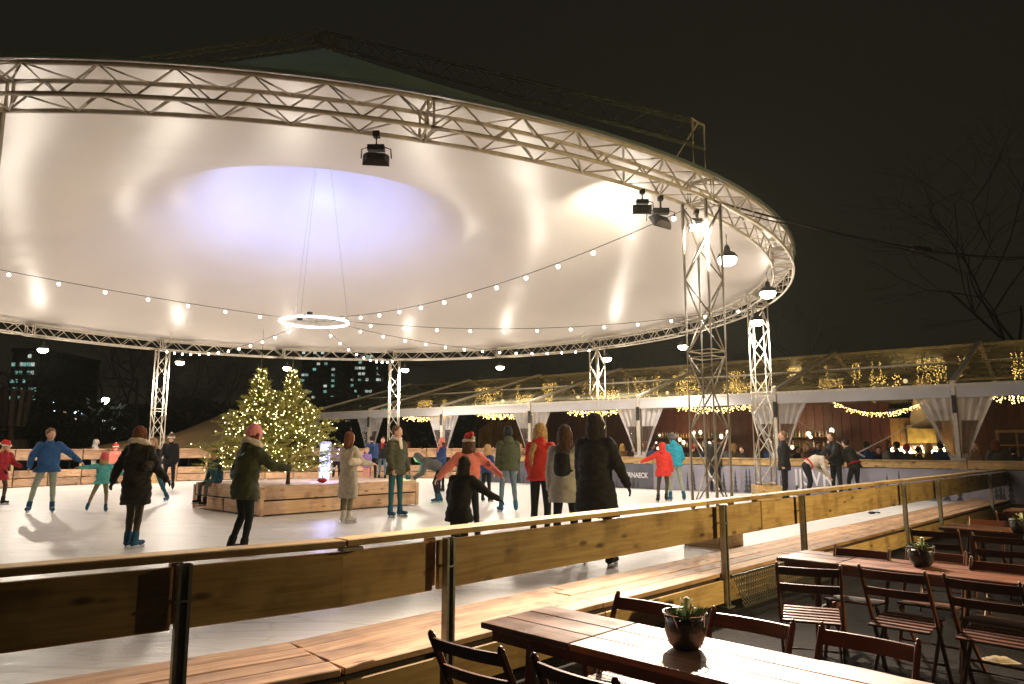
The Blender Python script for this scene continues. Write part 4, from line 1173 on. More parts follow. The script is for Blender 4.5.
chair_at(936, 551, Bk, 'folding chair behind the second table, right of its plant pot')
chair_at(1004, 562, turn(Bk, -4), 'folding chair behind the second table at the right edge')
chair_at(934, 530, turn(F, 6), 'folding chair on the front side of the third table, rail end')
chair_at(998, 536, F, 'folding chair on the front side of the third table at the right edge')
chair_at(990, 519, Bk, 'folding chair behind the third table')
chair_at(1016, 513, turn(F, 5), 'folding chair at the farthest table by the right edge')

def plant(xp, yp, label, s=1.0, seed=1, lit=True):
    p = px(xp, yp, FLOOR+.752); rnd = random.Random(seed)
    t = thing('plant_pot', p, label, 'plant pot', 'plant pots on the tables')
    b = B(); b.lathe([(.055*s, 0), (.075*s, .02*s), (.092*s, .07*s), (.088*s, .12*s), (.078*s, .135*s), (.07*s, .12*s)], n=18); b.obj('pot', 'pot', t, world=False, smooth=True)
    b = B(); b.tube([(.098*s*math.cos(a), .098*s*math.sin(a), .155*s) for a in np.linspace(0, 6.283, 25)], .0035*s, 5)
    for k in range(8):
        a = k*.785; b.tube([(.075*s*math.cos(a), .075*s*math.sin(a), .125*s), (.098*s*math.cos(a), .098*s*math.sin(a), .155*s), (.088*s*math.cos(a+.2), .088*s*math.sin(a+.2), .10*s)], .0022*s, 4)
    b.obj('wire_rim', 'steel', t, world=False)
    b = B(); b.lathe([(.072*s, .11*s), (.072*s, .122*s)], n=12); b.obj('soil', 'soil', t, world=False)
    lf = B()
    for k in range(90):
        a = rnd.random()*6.283; r = .06*s*rnd.random()**.5; base_ = Vector((r*math.cos(a), r*math.sin(a), .11*s)); L = rnd.uniform(.04, .10)*s
        d = Vector((math.cos(a)*rnd.uniform(.1, .9), math.sin(a)*rnd.uniform(.1, .9), 1)).normalized(); sd = d.cross(Vector((rnd.gauss(0, 1), rnd.gauss(0, 1), 0))).normalized()*.008*s
        lf.add([base_, base_+d*L*.5+sd, base_+d*L+Vector((0, 0, -.01*s)), base_+d*L*.5-sd], [(0, 1, 2, 3)])
    tag(lf.obj('leaves', 'leaf', t, world=False), kind='stuff')
    fl = B()
    for k in range(10):
        a = rnd.random()*6.283; r = .055*s*rnd.random(); fl.ball((r*math.cos(a), r*math.sin(a), rnd.uniform(.15, .21)*s), .009*s, 6)
    tag(fl.obj('blossoms', 'flower', t, world=False), kind='stuff')
    b = B(); b.lathe([(.014*s, .11*s), (.014*s, .22*s), (.004*s, .225*s)], (.005, -.02*s, 0), 8); b.obj('candle', 'flower', t, world=False)
plant(686, 648, 'dark round pot with wire rim and small plant on the nearest table', 1.05, 1)
plant(922, 566, 'dark pot with small bright blossoms on the second table', 1.0, 2)
plant(1021, 534, 'dark pot at the right edge on the third table', 1.0, 3)
# pale cloth left on a seat at the right edge
p = px(1000, 662, FLOOR)
t = thing('pale_cloth', p, 'crumpled pale cloth lying on the floor under a chair at the right edge', 'cloth')
b = B(); n_ = 12
for i in range(n_+1):
    for j in range(n_+1):
        x, y = -.11+.22*i/n_, -.08+.16*j/n_; e = min(i, j, n_-i, n_-j)
        b.v.append((x, y, .005+min(1, e/3)*(.035+.02*noise.noise(Vector((x*18, y*18, 1))))))
for i in range(n_):
    for j in range(n_): b.f.append((i*13+j, (i+1)*13+j, (i+1)*13+j+1, i*13+j+1)); b.m.append(0)
b.obj('fold', mat('palecloth', (.45, .36, .25), .9, 0, .15, 20, .5, 30), t, world=False, smooth=True)
b = B(); b.box((0, 0, .006), (.235, .175, .008)); b.obj('hem', 'palecloth', t, world=False)
# small black glove left on the ice
p = px(872, 514, 0)
t = thing('black_glove', p, 'small black glove lying on the ice near the right railing', 'glove')
b = B(); b.ball((0, 0, .03), .07, 8, sc_=(1.2, .8, .4)); b.obj('palm', 'black', t, world=False, smooth=True)
for k in range(4):
    b = B(); b.tube([(.05, -.03+.02*k, .03), (.13, -.05+.03*k, .04), (.15, -.05+.032*k, .02)], .012, 6); b.obj('finger', 'black', t, world=False, smooth=True)

# ================================================================== PEOPLE
def cloth(name, col, rough=.75, var=.12): return mat(name, col, rough, 0, var, 14, .35, 22, spec=.2)
for nm_, c_ in dict(skin=(.62, .36, .26), navy=(.02, .045, .13), blue=(.03, .10, .26), teal=(.10, .42, .42), turq=(.02, .27, .38), coat_dark=(.022, .020, .014), green_dark=(.045, .05, .022),
                    olive=(.055, .055, .028), black_c=(.010, .010, .010), red=(.55, .035, .025), coral=(.70, .20, .15), crimson=(.30, .015, .02), beige=(.42, .36, .26), cream=(.62, .54, .44),
                    greyw=(.40, .38, .34), grey=(.10, .095, .09), jeans=(.10, .14, .17), greygreen=(.30, .34, .28), khaki=(.20, .17, .09), trouser_black=(.010, .011, .013), trouser_brown=(.06, .045, .025),
                    teal_dark=(.02, .09, .10), pink=(.72, .26, .26), hotpink=(.65, .10, .12), violet=(.30, .18, .42), fur=(.60, .50, .38), skate_blue=(.016, .075, .14), skate_black=(.012, .012, .014),
                    bag_teal=(.12, .30, .29), bag_dark=(.03, .025, .015), brownish=(.14, .08, .05)).items(): cloth(nm_, c_)
mat('lip', (.40, .12, .10), .5, 0, 0); mat('eye', (.02, .015, .012), .3, 0, 0)
for nm_, c_ in dict(hair_red=(.14, .045, .018), hair_brown=(.07, .032, .014), hair_blond=(.42, .25, .10), hair_dark=(.018, .012, .009), hair_short=(.16, .09, .05), hair_grey=(.22, .2, .18)).items():
    mat(nm_, c_, .75, 0, .5, 60, .5, 90, spec=.2)
JOBS = []
def remesh_job(vs_fs, voxel, name, mats_, parent, colour=None, smooth=3, wob=0):
    JOBS.append((vs_fs, voxel, name, mats_, parent, colour, smooth, wob))
class Caps:
    "union of closed rounded tapers"
    def __init__(s): s.b = B(); s.seg = []
    def add(s, p0, p1, r0, r1, tagv=0, flat=(1, 1), side=None, n=12):
        p0, p1 = Vector(p0), Vector(p1); d = p1-p0
        if d.length < 1e-5: d = Vector((0, 0, 1e-4)); p1 = p0+d
        z = d.normalized(); x = (side-z*side.dot(z)).normalized() if side is not None else frame(d)[0]; y = z.cross(x)
        rings = []
        for t in (-.98, -.8, -.45): rings.append((p0+z*t*r0*min(flat), r0*math.sqrt(1-t*t)))
        rings += [(p0, r0), (p0.lerp(p1, .5), (r0+r1)/2), (p1, r1)]
        for t in (.45, .8, .98): rings.append((p1+z*t*r1*min(flat), r1*math.sqrt(1-t*t)))
        vs = [c+x*math.cos(2*math.pi*j/n)*r*flat[0]+y*math.sin(2*math.pi*j/n)*r*flat[1] for c, r in rings for j in range(n)]
        k = len(rings); fs = [(i*n+j, i*n+(j+1) % n, (i+1)*n+(j+1) % n, (i+1)*n+j) for i in range(k-1) for j in range(n)]+[tuple(range(n-1, -1, -1)), tuple((k-1)*n+j for j in range(n))]
        s.b.add(vs, fs); s.seg.append((p0, p1, r0, r1, tagv)); return s
    def loft(s, rings, tagv=0, n=20):
        "rings: (centre, rx, ry, xdir)"
        vs = []
        for c, rx, ry, xd in rings:
            xd = xd.normalized(); yd = Vector((0, 0, 1)).cross(xd)
            vs += [Vector(c)+xd*math.cos(2*math.pi*j/n)*rx+yd*math.sin(2*math.pi*j/n)*ry for j in range(n)]
        k = len(rings); fs = [(i*n+j, i*n+(j+1) % n, (i+1)*n+(j+1) % n, (i+1)*n+j) for i in range(k-1) for j in range(n)]+[tuple(range(n-1, -1, -1)), tuple((k-1)*n+j for j in range(n))]
        s.b.add(vs, fs); s.seg.append((Vector(rings[0][0]), Vector(rings[-1][0]), rings[0][1], rings[-1][1], tagv)); return s
X, Y, Z = Vector((1, 0, 0)), Vector((0, 1, 0)), Vector((0, 0, 1))
def dirv(fwd, out, s):
    f, o = R_(fwd), R_(out)
    return Vector((s*math.sin(o), math.sin(f)*math.cos(o), -math.cos(f)*math.cos(o)))
def person(label, loc, H, face, top='jacket', topc='black_c', legc='trouser_black', shoe='skate_black', hair='short', hairc='hair_brown', hat=None, hatc='red',
           lean=0, tilt=0, la=(5, 8, 15, 4), ra=(5, 8, 15, 4), ll=(0, 4, 0, 2), rl=(0, 4, 0, 2), head=(0, 0), hem=.0, skates=True, hood=None, scarf=None, bag=None, bagc='bag_dark', fat=1.0,
           gloves=None, vox=None, group='skaters on the ice', ground=0.0, seat=None, child=False, belt=None):
    k = H/1.75; loc = Vector(loc); loc.z = ground
    t = thing('person', loc, label, 'person', group, rz=R_(face))
    HS = 1.30 if child else 1.07                       # children have larger heads
    thigh, shank, foot_h = .43*k, .42*k, .075*k
    fw = fat
    # pelvis at origin for now
    Pv = Vector((0, 0, 0)); lf, ls = R_(lean), R_(tilt)
    up = Vector((math.sin(ls), math.sin(lf)*math.cos(ls), math.cos(lf)*math.cos(ls))).normalized(); sidev = (X-up*X.dot(up)).normalized(); fw_ = up.cross(sidev)
    chest = Pv+up*.37*k; neck = Pv+up*.52*k; 
    hy, hp = R_(head[0]), R_(head[1])
    hup = (up*.6+Z*.4).normalized(); hup = (hup+fw_*math.sin(hp)).normalized()
    hf = Matrix.Rotation(hy, 3, hup) @ fw_; hf = (hf-hup*hf.dot(hup)).normalized(); hs_ = hf.cross(hup)
    hc = neck+hup*.145*k*(.5+.5*HS)+hf*.015*k
    c = Caps()
    # tags: 0 skin, 1 legs, 2 inner top, 3 lip, 4 eye
    c.add(Pv+up*.02*k, Pv+up*.16*k, .135*k*fw, .125*k*fw, 1, (1.12, .82), sidev)
    c.add(Pv+up*.2*k, chest, .125*k*fw, .145*k*fw, 2, (1.15, .80), sidev)
    c.add(chest+up*.02*k-sidev*.10*k, chest+up*.02*k+sidev*.10*k, .085*k, .085*k, 2)
    c.add(neck-up*.08*k, neck+hup*.06*k, .056*k, .05*k, 0)
    hr = .088*k*HS
    c.add(hc-hup*.012*k, hc+hup*.035*k*HS, hr*.95, hr, 0, (.88, 1.06), hs_)
    c.add(hc-hup*.055*k*HS+hf*.022*k, hc+hf*.015*k, .058*k*HS, .07*k*HS, 0, (.95, 1), hs_)
    c.add(hc-hup*.005*k+hf*.088*k*HS, hc-hup*.032*k*HS+hf*.103*k*HS, .008*k, .014*k, 0)
    for s in (-1, 1): c.add(hc+hs_*s*.078*k*HS-hup*.02*k, hc+hs_*s*.083*k*HS+hup*.018*k, .012*k, .015*k, 0, (.6, 1), hs_)
    J_ = {}
    for s, arm, nm in ((-1, la, 'l'), (1, ra, 'r')):
        sh = chest+up*.068*k+sidev*s*.160*k*fw**.5
        RM = Matrix((sidev, fw_, up)).transposed()
        d1 = RM @ dirv(arm[0], arm[1], s); d1 = (d1*.5+dirv(arm[0], arm[1], s)*.5).normalized() if abs(lean) > 5 else d1
        d2 = dirv(arm[2], arm[3], s)
        el = sh+d1*.285*k; wr = el+d2*.25*k
        J_[nm] = (sh, el, wr, d2)
        c.add(sh, el, .052*k, .042*k, 2); c.add(el, wr, .042*k, .028*k, 2)
        # hand: palm, four fingers, thumb
        pl_ = wr+d2*.07*k; hx = (fw_-d2*fw_.dot(d2)); hx = hx.normalized() if hx.length > .1 else sidev; hn = d2.cross(hx)
        c.add(wr+d2*.01*k, pl_, .026*k, .034*k, 0, (1.15, .5), hx)
        for fi, (o_, L_) in enumerate(((.030, .066), (.010, .074), (-.010, .068), (-.029, .052))):
            b0 = pl_+hx*o_*k; m0 = b0+(d2+hn*-s*.35).normalized()*L_*.55*k; e0 = m0+(d2*.6+hn*-s*.8).normalized()*L_*.5*k
            c.add(b0, m0, .0095*k, .009*k, 0, n=8); c.add(m0, e0, .009*k, .0075*k, 0, n=8)
        tb = wr+d2*.025*k+hx*.026*k; c.add(tb, tb+(hx*.7+d2*.8).normalized()*.045*k, .011*k, .0095*k, 0, n=8)
    L_ = {}
    for s, leg, nm in ((-1, ll, 'l'), (1, rl, 'r')):
        hp_ = Pv+Vector((s*.085*k*fw, 0, -.02*k)); d1 = dirv(leg[0], leg[1], s); kn = hp_+d1*thigh; d2 = dirv(leg[2], leg[3], s); an = kn+d2*shank
        c.add(hp_, kn, .088*k*fw, .058*k, 1); c.add(kn, an, .058*k, .04*k, 1); c.add(kn.lerp(an, .12), kn.lerp(an, .4), .055*k, .056*k, 1)
        fdir = Vector((s*.2, 1, 0)).normalized()
        if leg[2] < -25: fdir = (fdir-Z*math.sin(R_(-leg[2]))*.9).normalized()
        c.add(an-d2*-.0, an+d2*.045*k+fdir*.13*k, .04*k, .033*k, 1, (1, .8), X)
        L_[nm] = (hp_, kn, an, fdir, d2)
    low = min(L_[n_][2].z for n_ in 'lr')-(foot_h+(.045*k if skates else .0))
    if seat is not None: low = -seat-.10*k
    S = Vector((0, 0, -low))
    def mv(cc):
        o = Caps(); o.b.v = [tuple(Vector(v)+S) for v in cc.b.v]; o.b.f = cc.b.f; o.b.m = cc.b.m; o.seg = [(a+S, b_+S, r0, r1, tg) for a, b_, r0, r1, tg in cc.seg]; return o
    V = vox or .0125
    eyes = [(hc+hs_*s*.034*k*HS+hf*.092*k*HS+hup*.012*k+S, .011*k*HS, 4) for s in (-1, 1)]+[(hc-hup*.058*k*HS+hf*.088*k*HS+S, .017*k*HS, 3)]
    body_mats = ['skin' if not gloves else 'skin', legc, topc, 'lip', 'eye', gloves or 'skin']
    hands = [(J_[n_][2]+J_[n_][3]*.07*k+S, .125*k, 5) for n_ in 'lr'] if gloves else []
    remesh_job(mv(c), V, 'body', body_mats, t, hands+eyes, 4)
    # ---- upper garment
    g = Caps(); ex = .030*k
    if top:
        g.add(Pv+up*.10*k, chest-up*.03*k, .145*k*fw+ex, .150*k*fw+ex, 0, (1.14, .86), sidev, 16)
        g.add(chest+up*.02*k-sidev*.085*k, chest+up*.02*k+sidev*.085*k, .085*k+ex*.7, .085*k+ex*.7, 0); g.add(chest+up*.07*k-sidev*.07*k, chest+up*.07*k+sidev*.07*k, .07*k, .07*k, 0)
        g.add(chest+up*.06*k, neck+up*.01*k, .10*k, .068*k, 0, (1.1, 1), sidev)
        for n_ in 'lr':
            sh, el, wr, d2 = J_[n_]; g.add(sh, el, .060*k+ex, .052*k+ex*.7, 0); g.add(el, wr-d2*.012*k, .052*k+ex*.7, .040*k+ex*.4, 0)
            g.add(sh.lerp(chest, .35), sh, .085*k, .055*k+ex*.8, 0)
        hl = hem*k
        if top in ('coat', 'long', 'jacket'):
            n_r = 7; rings = []
            for i in range(n_r):
                f = i/(n_r-1); down = -.06*k-hl; z = .14*k*(1-f)+down*f
                if z >= 0: cc = Pv+up*z; rx, ry, xd = .155*k*fw+ex, .118*k*fw+ex, sidev
                else:
                    pts_ = []
                    for n_ in 'lr':
                        hp_, kn, an, _, d2 = L_[n_]
                        q = hp_+(kn-hp_)*min(1, (-z)/max(.05, (hp_.z-kn.z))) if -z < (hp_.z-kn.z) else kn+d2*((-z)-(hp_.z-kn.z))
                        pts_.append(q)
                    mid = (pts_[0]+pts_[1])/2; dx = abs(pts_[0].x-pts_[1].x)/2; dy = abs(pts_[0].y-pts_[1].y)/2
                    cc = Vector((mid.x, mid.y, z)); rx = max(dx+.095*k*fw+ex, .17*k*fw+ex)*(1+.08*f); ry = max(dy+.10*k*fw+ex, .125*k*fw+ex)*(1+.08*f); xd = X
                rings.append((cc, rx, ry, xd))
            g.loft(rings)
        if hood: 
            g.add(neck-fw_*.085*k-up*.03*k, neck-fw_*.06*k+up*.05*k, .085*k, .075*k, 0, (1.35, .8), sidev)
        remesh_job(mv(g), .018, {'coat': 'coat', 'long': 'long_coat', 'jacket': 'jacket', 'sweater': 'sweater'}[top], [topc], t, None, 3, .008)
    if hood == 'fur':
        g = Caps(); ring = [neck+(sidev*math.cos(a)*.12*k-fw_*math.sin(a)*.11*k)+up*(.035*k+.04*k*math.sin(a)) for a in np.linspace(-.6, math.pi+.6, 9)]
        for a_, b_ in zip(ring[:-1], ring[1:]): g.add(a_, b_, .05*k, .05*k, 0)
        remesh_job(mv(g), .016, 'fur_collar', ['fur'], t, None, 1, .014)
    if hood == 'up':
        g = Caps(); g.add(hc-hup*.06*k-hf*.035*k, hc+hup*.035*k*HS-hf*.03*k, hr*1.22, hr*1.2, 0, (.98, 1), hs_); g.add(neck-fw_*.02*k, hc-hup*.05*k-hf*.04*k, .09*k, hr*1.1, 0)
        remesh_job(mv(g), .016, 'hood', [topc], t, None, 3, .004)
    if scarf:
        g = Caps(); ring = [neck+hup*.02*k+(sidev*math.cos(a)*.075*k+fw_*math.sin(a)*.08*k)+Z*.012*k*math.sin(3*a) for a in np.linspace(0, 2*math.pi, 11)]
        for a_, b_ in zip(ring[:-1], ring[1:]): g.add(a_, b_, .036*k, .036*k, 0)
        g.add(neck+fw_*.10*k, chest+fw_*.14*k-up*.02*k, .035*k, .03*k, 0, (1.5, .6), sidev)
        remesh_job(mv(g), .014, 'scarf', [scarf], t, None, 2, .006)
    # ---- hair
    if hair:
        g = Caps(); g.add(hc+hup*.022*k-hf*.03*k, hc+hup*.05*k*HS-hf*.024*k, hr*(1.04 if not hat else .94), hr*(1.08 if not hat else .9), 0, (.94, 1.02), hs_)
        if hair in ('long', 'tail', 'bob'):
            g.add(hc+hup*.0*k-hf*.05*k, neck-hf*.075*k+up*.0*k, hr*.93, .075*k, 0, (1.05, .7), hs_)
            for s in (-1, 1): g.add(hc+hs_*s*.075*k*HS+hup*.02*k-hf*.01*k, neck+hs_*s*.085*k+up*-.0*k-hf*.02*k, .03*k*HS, .04*k, 0)
            if hair == 'long':
                g.add(neck-hf*.085*k, chest+up*.05*k-fw_*.165*k, .07*k, .045*k, 0, (1.5, .6), sidev)
                for s in (-1, 1): g.add(neck-hf*.06*k+hs_*s*.06*k, chest+up*.02*k-fw_*.14*k+sidev*s*.07*k, .045*k, .02*k, 0)
            if hair == 'tail':
                q0 = neck-hf*.10*k-sidev*.03*k; q1 = chest-fw_*.19*k-sidev*.07*k; g.add(hc-hup*.02*k-hf*.05*k, q0, hr*.8, .05*k, 0, (1.1, .8), hs_); g.add(q0, q1, .05*k, .042*k, 0, (1.1, .7), sidev); g.add(q1, q1-up*.22*k, .042*k, .014*k, 0, (1.1, .7), sidev)
        remesh_job(mv(g), .0125, 'hair', [hairc], t, None, 2, .005)
    if hat:
        g = Caps(); ht = hc+hup*.06*k*HS-hf*.008*k
        if hat in ('beanie', 'pompom'):
            g.add(hc+hup*.025*k*HS-hf*.015*k, hc+hup*.075*k*HS-hf*.02*k, hr*1.2, hr*1.1, 0, (.95, 1.07), hs_)
        if hat == 'santa':
            g.add(hc+hup*.045*k*HS, hc+hup*.09*k*HS-hf*.01*k, hr*1.1, hr*.95, 0, (.95, 1.05), hs_)
            g.add(hc+hup*.11*k*HS, hc+hup*.15*k*HS-hf*.06*k+hs_*.05*k, .07*k*HS, .04*k, 0); g.add(hc+hup*.15*k*HS-hf*.06*k+hs_*.05*k, hc+hup*.07*k-hf*.15*k+hs_*.08*k, .04*k, .02*k, 0)
        remesh_job(mv(g), .0125, 'hat', [hatc], t, None, 3, .003)
        if hat in ('santa', 'pompom'):
            b_ = Caps(); ring = [hc+hup*.035*k*HS-hf*.006*k+hs_*math.cos(a)*hr*1.0+hf*math.sin(a)*hr*1.12 for a in np.linspace(0, 2*math.pi, 13)]
            for a_, e_ in zip(ring[:-1], ring[1:]): b_.add(a_, e_, .026*k*HS, .026*k*HS, 0)
            q = hc+hup*.07*k-hf*.16*k+hs_*.08*k if hat == 'santa' else hc+hup*.17*k*HS-hf*.02*k
            b_.add(q, q+Z*.002, .035*k, .035*k, 0)
            remesh_job(mv(b_), .0125, 'hat_trim', ['cream'], t, None, 1, .006)
    # ---- footwear
    for n_ in 'lr':
        hp_, kn, an, fd, d2 = L_[n_]
        g = Caps(); sole = an+(-Z if fd.z > -.3 else d2)*foot_h*.55
        g.add(an-d2*.10*k, an, .056*k, .055*k, 0, (.95, 1.05), X); g.add(an, sole+fd*-.02*k, .054*k, .045*k, 0); g.add(sole-fd*.035*k, sole+fd*.15*k, .044*k, .038*k, 0, (1, .95), X)
        remesh_job(mv(g), .013, 'boot', [shoe], t, None, 2)
        if skates:
            q = sole+S; sd = fd.cross(Z).normalized(); upv = sd.cross(fd).normalized()
            bb = B(); bb.beam(q-fd*.07*k-upv*.062*k, q+fd*.19*k-upv*.062*k, .006, .04*k, up=upv)
            for u_ in (-.04, .12): bb.beam(q+fd*u_*k-upv*.03*k, q+fd*(u_+.02)*k-upv*.055*k, .02, .03, up=fd)
            bb.obj('skate_blade', 'steel', t, world=False)
    # ---- belt
    if belt:
        bb = B(); bb.tube([Pv+S+up*.075*k+sidev*math.cos(a)*(.19*k*fw)+fw_*math.sin(a)*(.15*k*fw) for a in np.linspace(0, 2*math.pi, 21)], .028*k, 6, cap=False); bb.obj('belt', belt, t, world=False, smooth=True)
    # ---- bags
    if bag == 'shoulder':
        c0 = Pv+sidev*-.19*k+fw_*.02*k+up*.10*k
        g = Caps(); g.add(c0-fw_*.08*k, c0+fw_*.08*k, .075*k, .075*k, 0, (1, 1), up); o_ = mv(g); remesh_job(o_, .016, 'handbag', [bagc], t, None, 3)
        bb = B(); bb.tube([c0+S-fw_*.08*k, c0+S-fw_*.10*k+up*.2*k, chest+S-fw_*.17*k+sidev*.05*k, neck+S+sidev*.10*k, chest+S+fw_*.16*k, c0+S+fw_*.08*k], .010*k, 5); bb.obj('bag_strap', bagc, t, world=False)
    if bag == 'right':
        c0 = Pv+sidev*.22*k-fw_*.04*k+up*.22*k
        g = Caps(); g.add(c0-fw_*.07*k, c0+fw_*.09*k, .085*k, .075*k, 0, (1, 1), up); remesh_job(mv(g), .016, 'handbag', [bagc], t, None, 3, .01)
        bb = B(); bb.tube([c0+S-fw_*.08*k, c0+S+up*.15*k-fw_*.06*k, J_['r'][0]+S+up*.09*k, c0+S+up*.15*k+fw_*.1*k, c0+S+fw_*.09*k], .012*k, 5); bb.obj('bag_strap', bagc, t, world=False)
    if bag == 'backpack':
        c0 = chest-fw_*.24*k-up*.10*k
        g = Caps(); g.add(c0-up*.10*k, c0+up*.10*k, .125*k, .115*k, 0, (1, .62), sidev); g.add(c0-up*.10*k-fw_*.06*k, c0-fw_*.06*k-up*.02*k, .09*k, .08*k, 0, (1, .5), sidev); remesh_job(mv(g), .016, 'backpack', [bagc], t, None, 3, .004)
        bb = B()
        for s in (-1, 1): bb.tube([c0+S+up*.12*k+sidev*s*.07*k, J_['l' if s < 0 else 'r'][0]+S+up*.075*k-sidev*s*.05*k, chest+S+fw_*.17*k+sidev*s*.11*k, Pv+S+up*.2*k+sidev*s*.15*k, c0+S-up*.12*k+sidev*s*.08*k], .014*k, 5)
        bb.obj('bag_strap', bagc, t, world=False)
    return t
def ice(x, y): return px(x, y, 0)

AW, TOW, LFT, RGT = 0, 180, 90, -90         # facing: away, towards us, to the left, to the right
# ---- left group
person('person in crimson coat and red santa hat at the left edge', ice(-3, 505), 1.52, RGT-10, 'coat', 'crimson', 'trouser_brown', 'skate_black', 'bob', 'hair_blond', 'santa', 'red', lean=12, hem=.22, la=(35, 10, 70, 0), ra=(30, 15, 45, 5), ll=(14, 4, -8, 2), rl=(-24, 2, -38, 0), gloves='black_c')
man = person('man in blue jacket and grey green trousers holding a child by the hand', ice(44, 513), 1.80, TOW+30, 'jacket', 'blue', 'greygreen', 'skate_blue', 'short', 'hair_short', lean=8, head=(20, 12), la=(6, 52, 8, 50), ra=(-18, 30, 22, 6), ll=(14, 4, -10, 2), rl=(10, 16, -14, 10), hem=.06, fat=1.06)
person('child in turquoise jacket and pink hat holding the man by the hand', ice(100, 512), 1.22, AW+24, 'jacket', 'teal', 'khaki', 'skate_blue', 'bob', 'hair_blond', 'beanie', 'hotpink', lean=10, la=(8, 86, 6, 88), ra=(6, 60, 10, 56), ll=(-10, 20, -14, 16), rl=(6, 6, -4, 2), child=True, hem=.05)
person('woman seen from behind in dark parka with brown hair and shoulder bag', ice(132, 548), 1.68, AW-8, 'coat', 'coat_dark', 'trouser_brown', 'skate_blue', 'bob', 'hair_red', hem=.30, la=(-4, 30, 10, 26), ra=(10, 24, 40, 18), ll=(2, -2, -4, 0), rl=(0, -2, -8, 0), bag='right', bagc='bag_dark', hood='fur', fat=1.05, gloves='black_c')
person('person in pale hooded jacket standing at the far left fence', ice(92, 482), 1.66, RGT+20, 'jacket', 'greyw', 'cream', 'skate_blue', 'short', 'hair_brown', hood='up', la=(20, 8, 60, 4), ra=(20, 8, 50, 4), lean=4)
person('small child in red and white hat beside the pale hooded person', ice(113, 484), 1.42, TOW+40, 'jacket', 'coral', 'trouser_brown', 'skate_black', 'short', 'hair_blond', 'pompom', 'red', child=True)
person('blond girl in dark jacket and teal leggings behind the parka woman', ice(152, 503), 1.62, TOW-12, 'jacket', 'coat_dark', 'teal_dark', 'skate_blue', 'bob', 'hair_blond', lean=10, la=(25, 14, 60, 4), ra=(24, 16, 50, 8), ll=(-6, 16, -24, 14), rl=(18, 4, -10, 2), hem=.04)
person('man in black coat and fur trimmed hat by the far left column', ice(168, 490), 1.76, TOW+14, 'coat', 'black_c', 'trouser_black', 'skate_black', 'short', 'hair_dark', 'pompom', 'brownish', hem=.10, la=(6, 10, 12, 6), ra=(25, 12, 70, 0), fat=1.08)
cs_ = S0+sv*2.25+su*.13
person('child in dark teal jacket sitting on the left edge of the timber stage', cs_, 1.42, TOW-40, 'jacket', 'teal_dark', 'grey', 'skate_black', 'short', 'hair_brown', lean=10, la=(10, 14, 30, 6), ra=(10, 30, 10, 18), ll=(72, 10, 6, 4), rl=(76, 14, -2, 6), seat=SH+.025, child=True, skates=True)
person('woman in green parka with fur hood, pink hat and mint shoulder bag', ice(241, 555), 1.68, RGT+52, 'coat', 'green_dark', 'trouser_black', 'skate_black', 'bob', 'hair_red', 'beanie', 'pink', lean=10, hem=.16, hood='fur', la=(-8, 20, 12, 14), ra=(44, 26, 82, 16), ll=(8, 3, -22, 0), rl=(4, 3, -10, 0), bag='shoulder', bagc='bag_teal', gloves='cream', fat=1.08)
# ---- centre
person('woman in long beige coat with reddish hair, her back to us', ice(347, 523), 1.66, AW-38, 'long', 'beige', 'khaki', 'cream', 'bob', 'hair_red', hem=.44, la=(10, 8, 60, 0), ra=(30, 10, 84, 10), bag='right', bagc='fur', ll=(2, 3, -4, 0), rl=(-2, 3, -6, 0))
person('young man in dark olive coat with blue skates beside the stage', ice(395, 517), 1.80, RGT-38, 'coat', 'olive', 'teal_dark', 'skate_blue', 'short', 'hair_short', hem=.10, scarf='fur', la=(6, 10, 22, 4), ra=(8, 12, 30, 6), head=(14, 2))
person('person bending far forward in grey jacket with blue skates', ice(440, 503), 1.66, LFT+16, 'jacket', 'grey', 'trouser_black', 'skate_blue', 'short', 'hair_dark', lean=74, la=(58, 8, 62, 6), ra=(50, 8, 52, 6), ll=(26, 8, -12, 4), rl=(14, 8, -20, 4), hood='up', hem=.02)
person('person in dark jacket and coral pink hat behind the bending skater', ice(441, 492), 1.62, LFT+34, 'jacket', 'navy', 'trouser_black', 'skate_black', 'bob', 'hair_brown', 'beanie', 'coral', scarf='coral', la=(20, 20, 50, 4))
person('skater in coral jacket and santa hat with both arms spread', ice(468, 540), 1.58, AW+4, 'jacket', 'coral', 'trouser_black', 'skate_black', 'bob', 'hair_brown', 'santa', 'red', lean=6, la=(4, 46, 20, 40), ra=(6, 52, 24, 46), ll=(4, 6, -10, 4), rl=(-2, 6, -10, 4))
person('small skater all in black in front of the santa hat skater', ice(458, 572), 1.30, AW-30, 'coat', 'black_c', 'trouser_black', 'skate_black', 'bob', 'hair_dark', lean=14, hem=.16, la=(12, 20, 30, 12), ra=(24, 52, 44, 46), ll=(8, 4, -8, 2), rl=(-8, 10, -34, 8), gloves='black_c')
person('child in blue jacket with light brown hair left of the dark green man', ice(486, 502), 1.40, LFT-120, 'jacket', 'navy', 'trouser_black', 'skate_black', 'bob', 'hair_blond', lean=8, la=(12, 14, 30, 6), child=True)
person('man in dark green jacket, jeans and black cap with his back to us', ice(508, 512), 1.80, AW+14, 'jacket', 'green_dark', 'jeans', 'skate_blue', 'short', 'hair_dark', 'beanie', 'black_c', hood='down', la=(2, 9, 10, 5), ra=(6, 10, 18, 4), ll=(2, 5, -2, 3), rl=(0, 5, -6, 4), fat=1.1, hem=.05)
person('woman in red hooded jacket with long blond hair and black leggings', ice(541, 543), 1.74, RGT+66, 'jacket', 'red', 'trouser_black', 'skate_black', 'tail', 'hair_blond', hood='down', la=(6, 8, 30, 2), ra=(10, 8, 40, 2), ll=(2, 3, -4, 2), rl=(-2, 4, -8, 2))
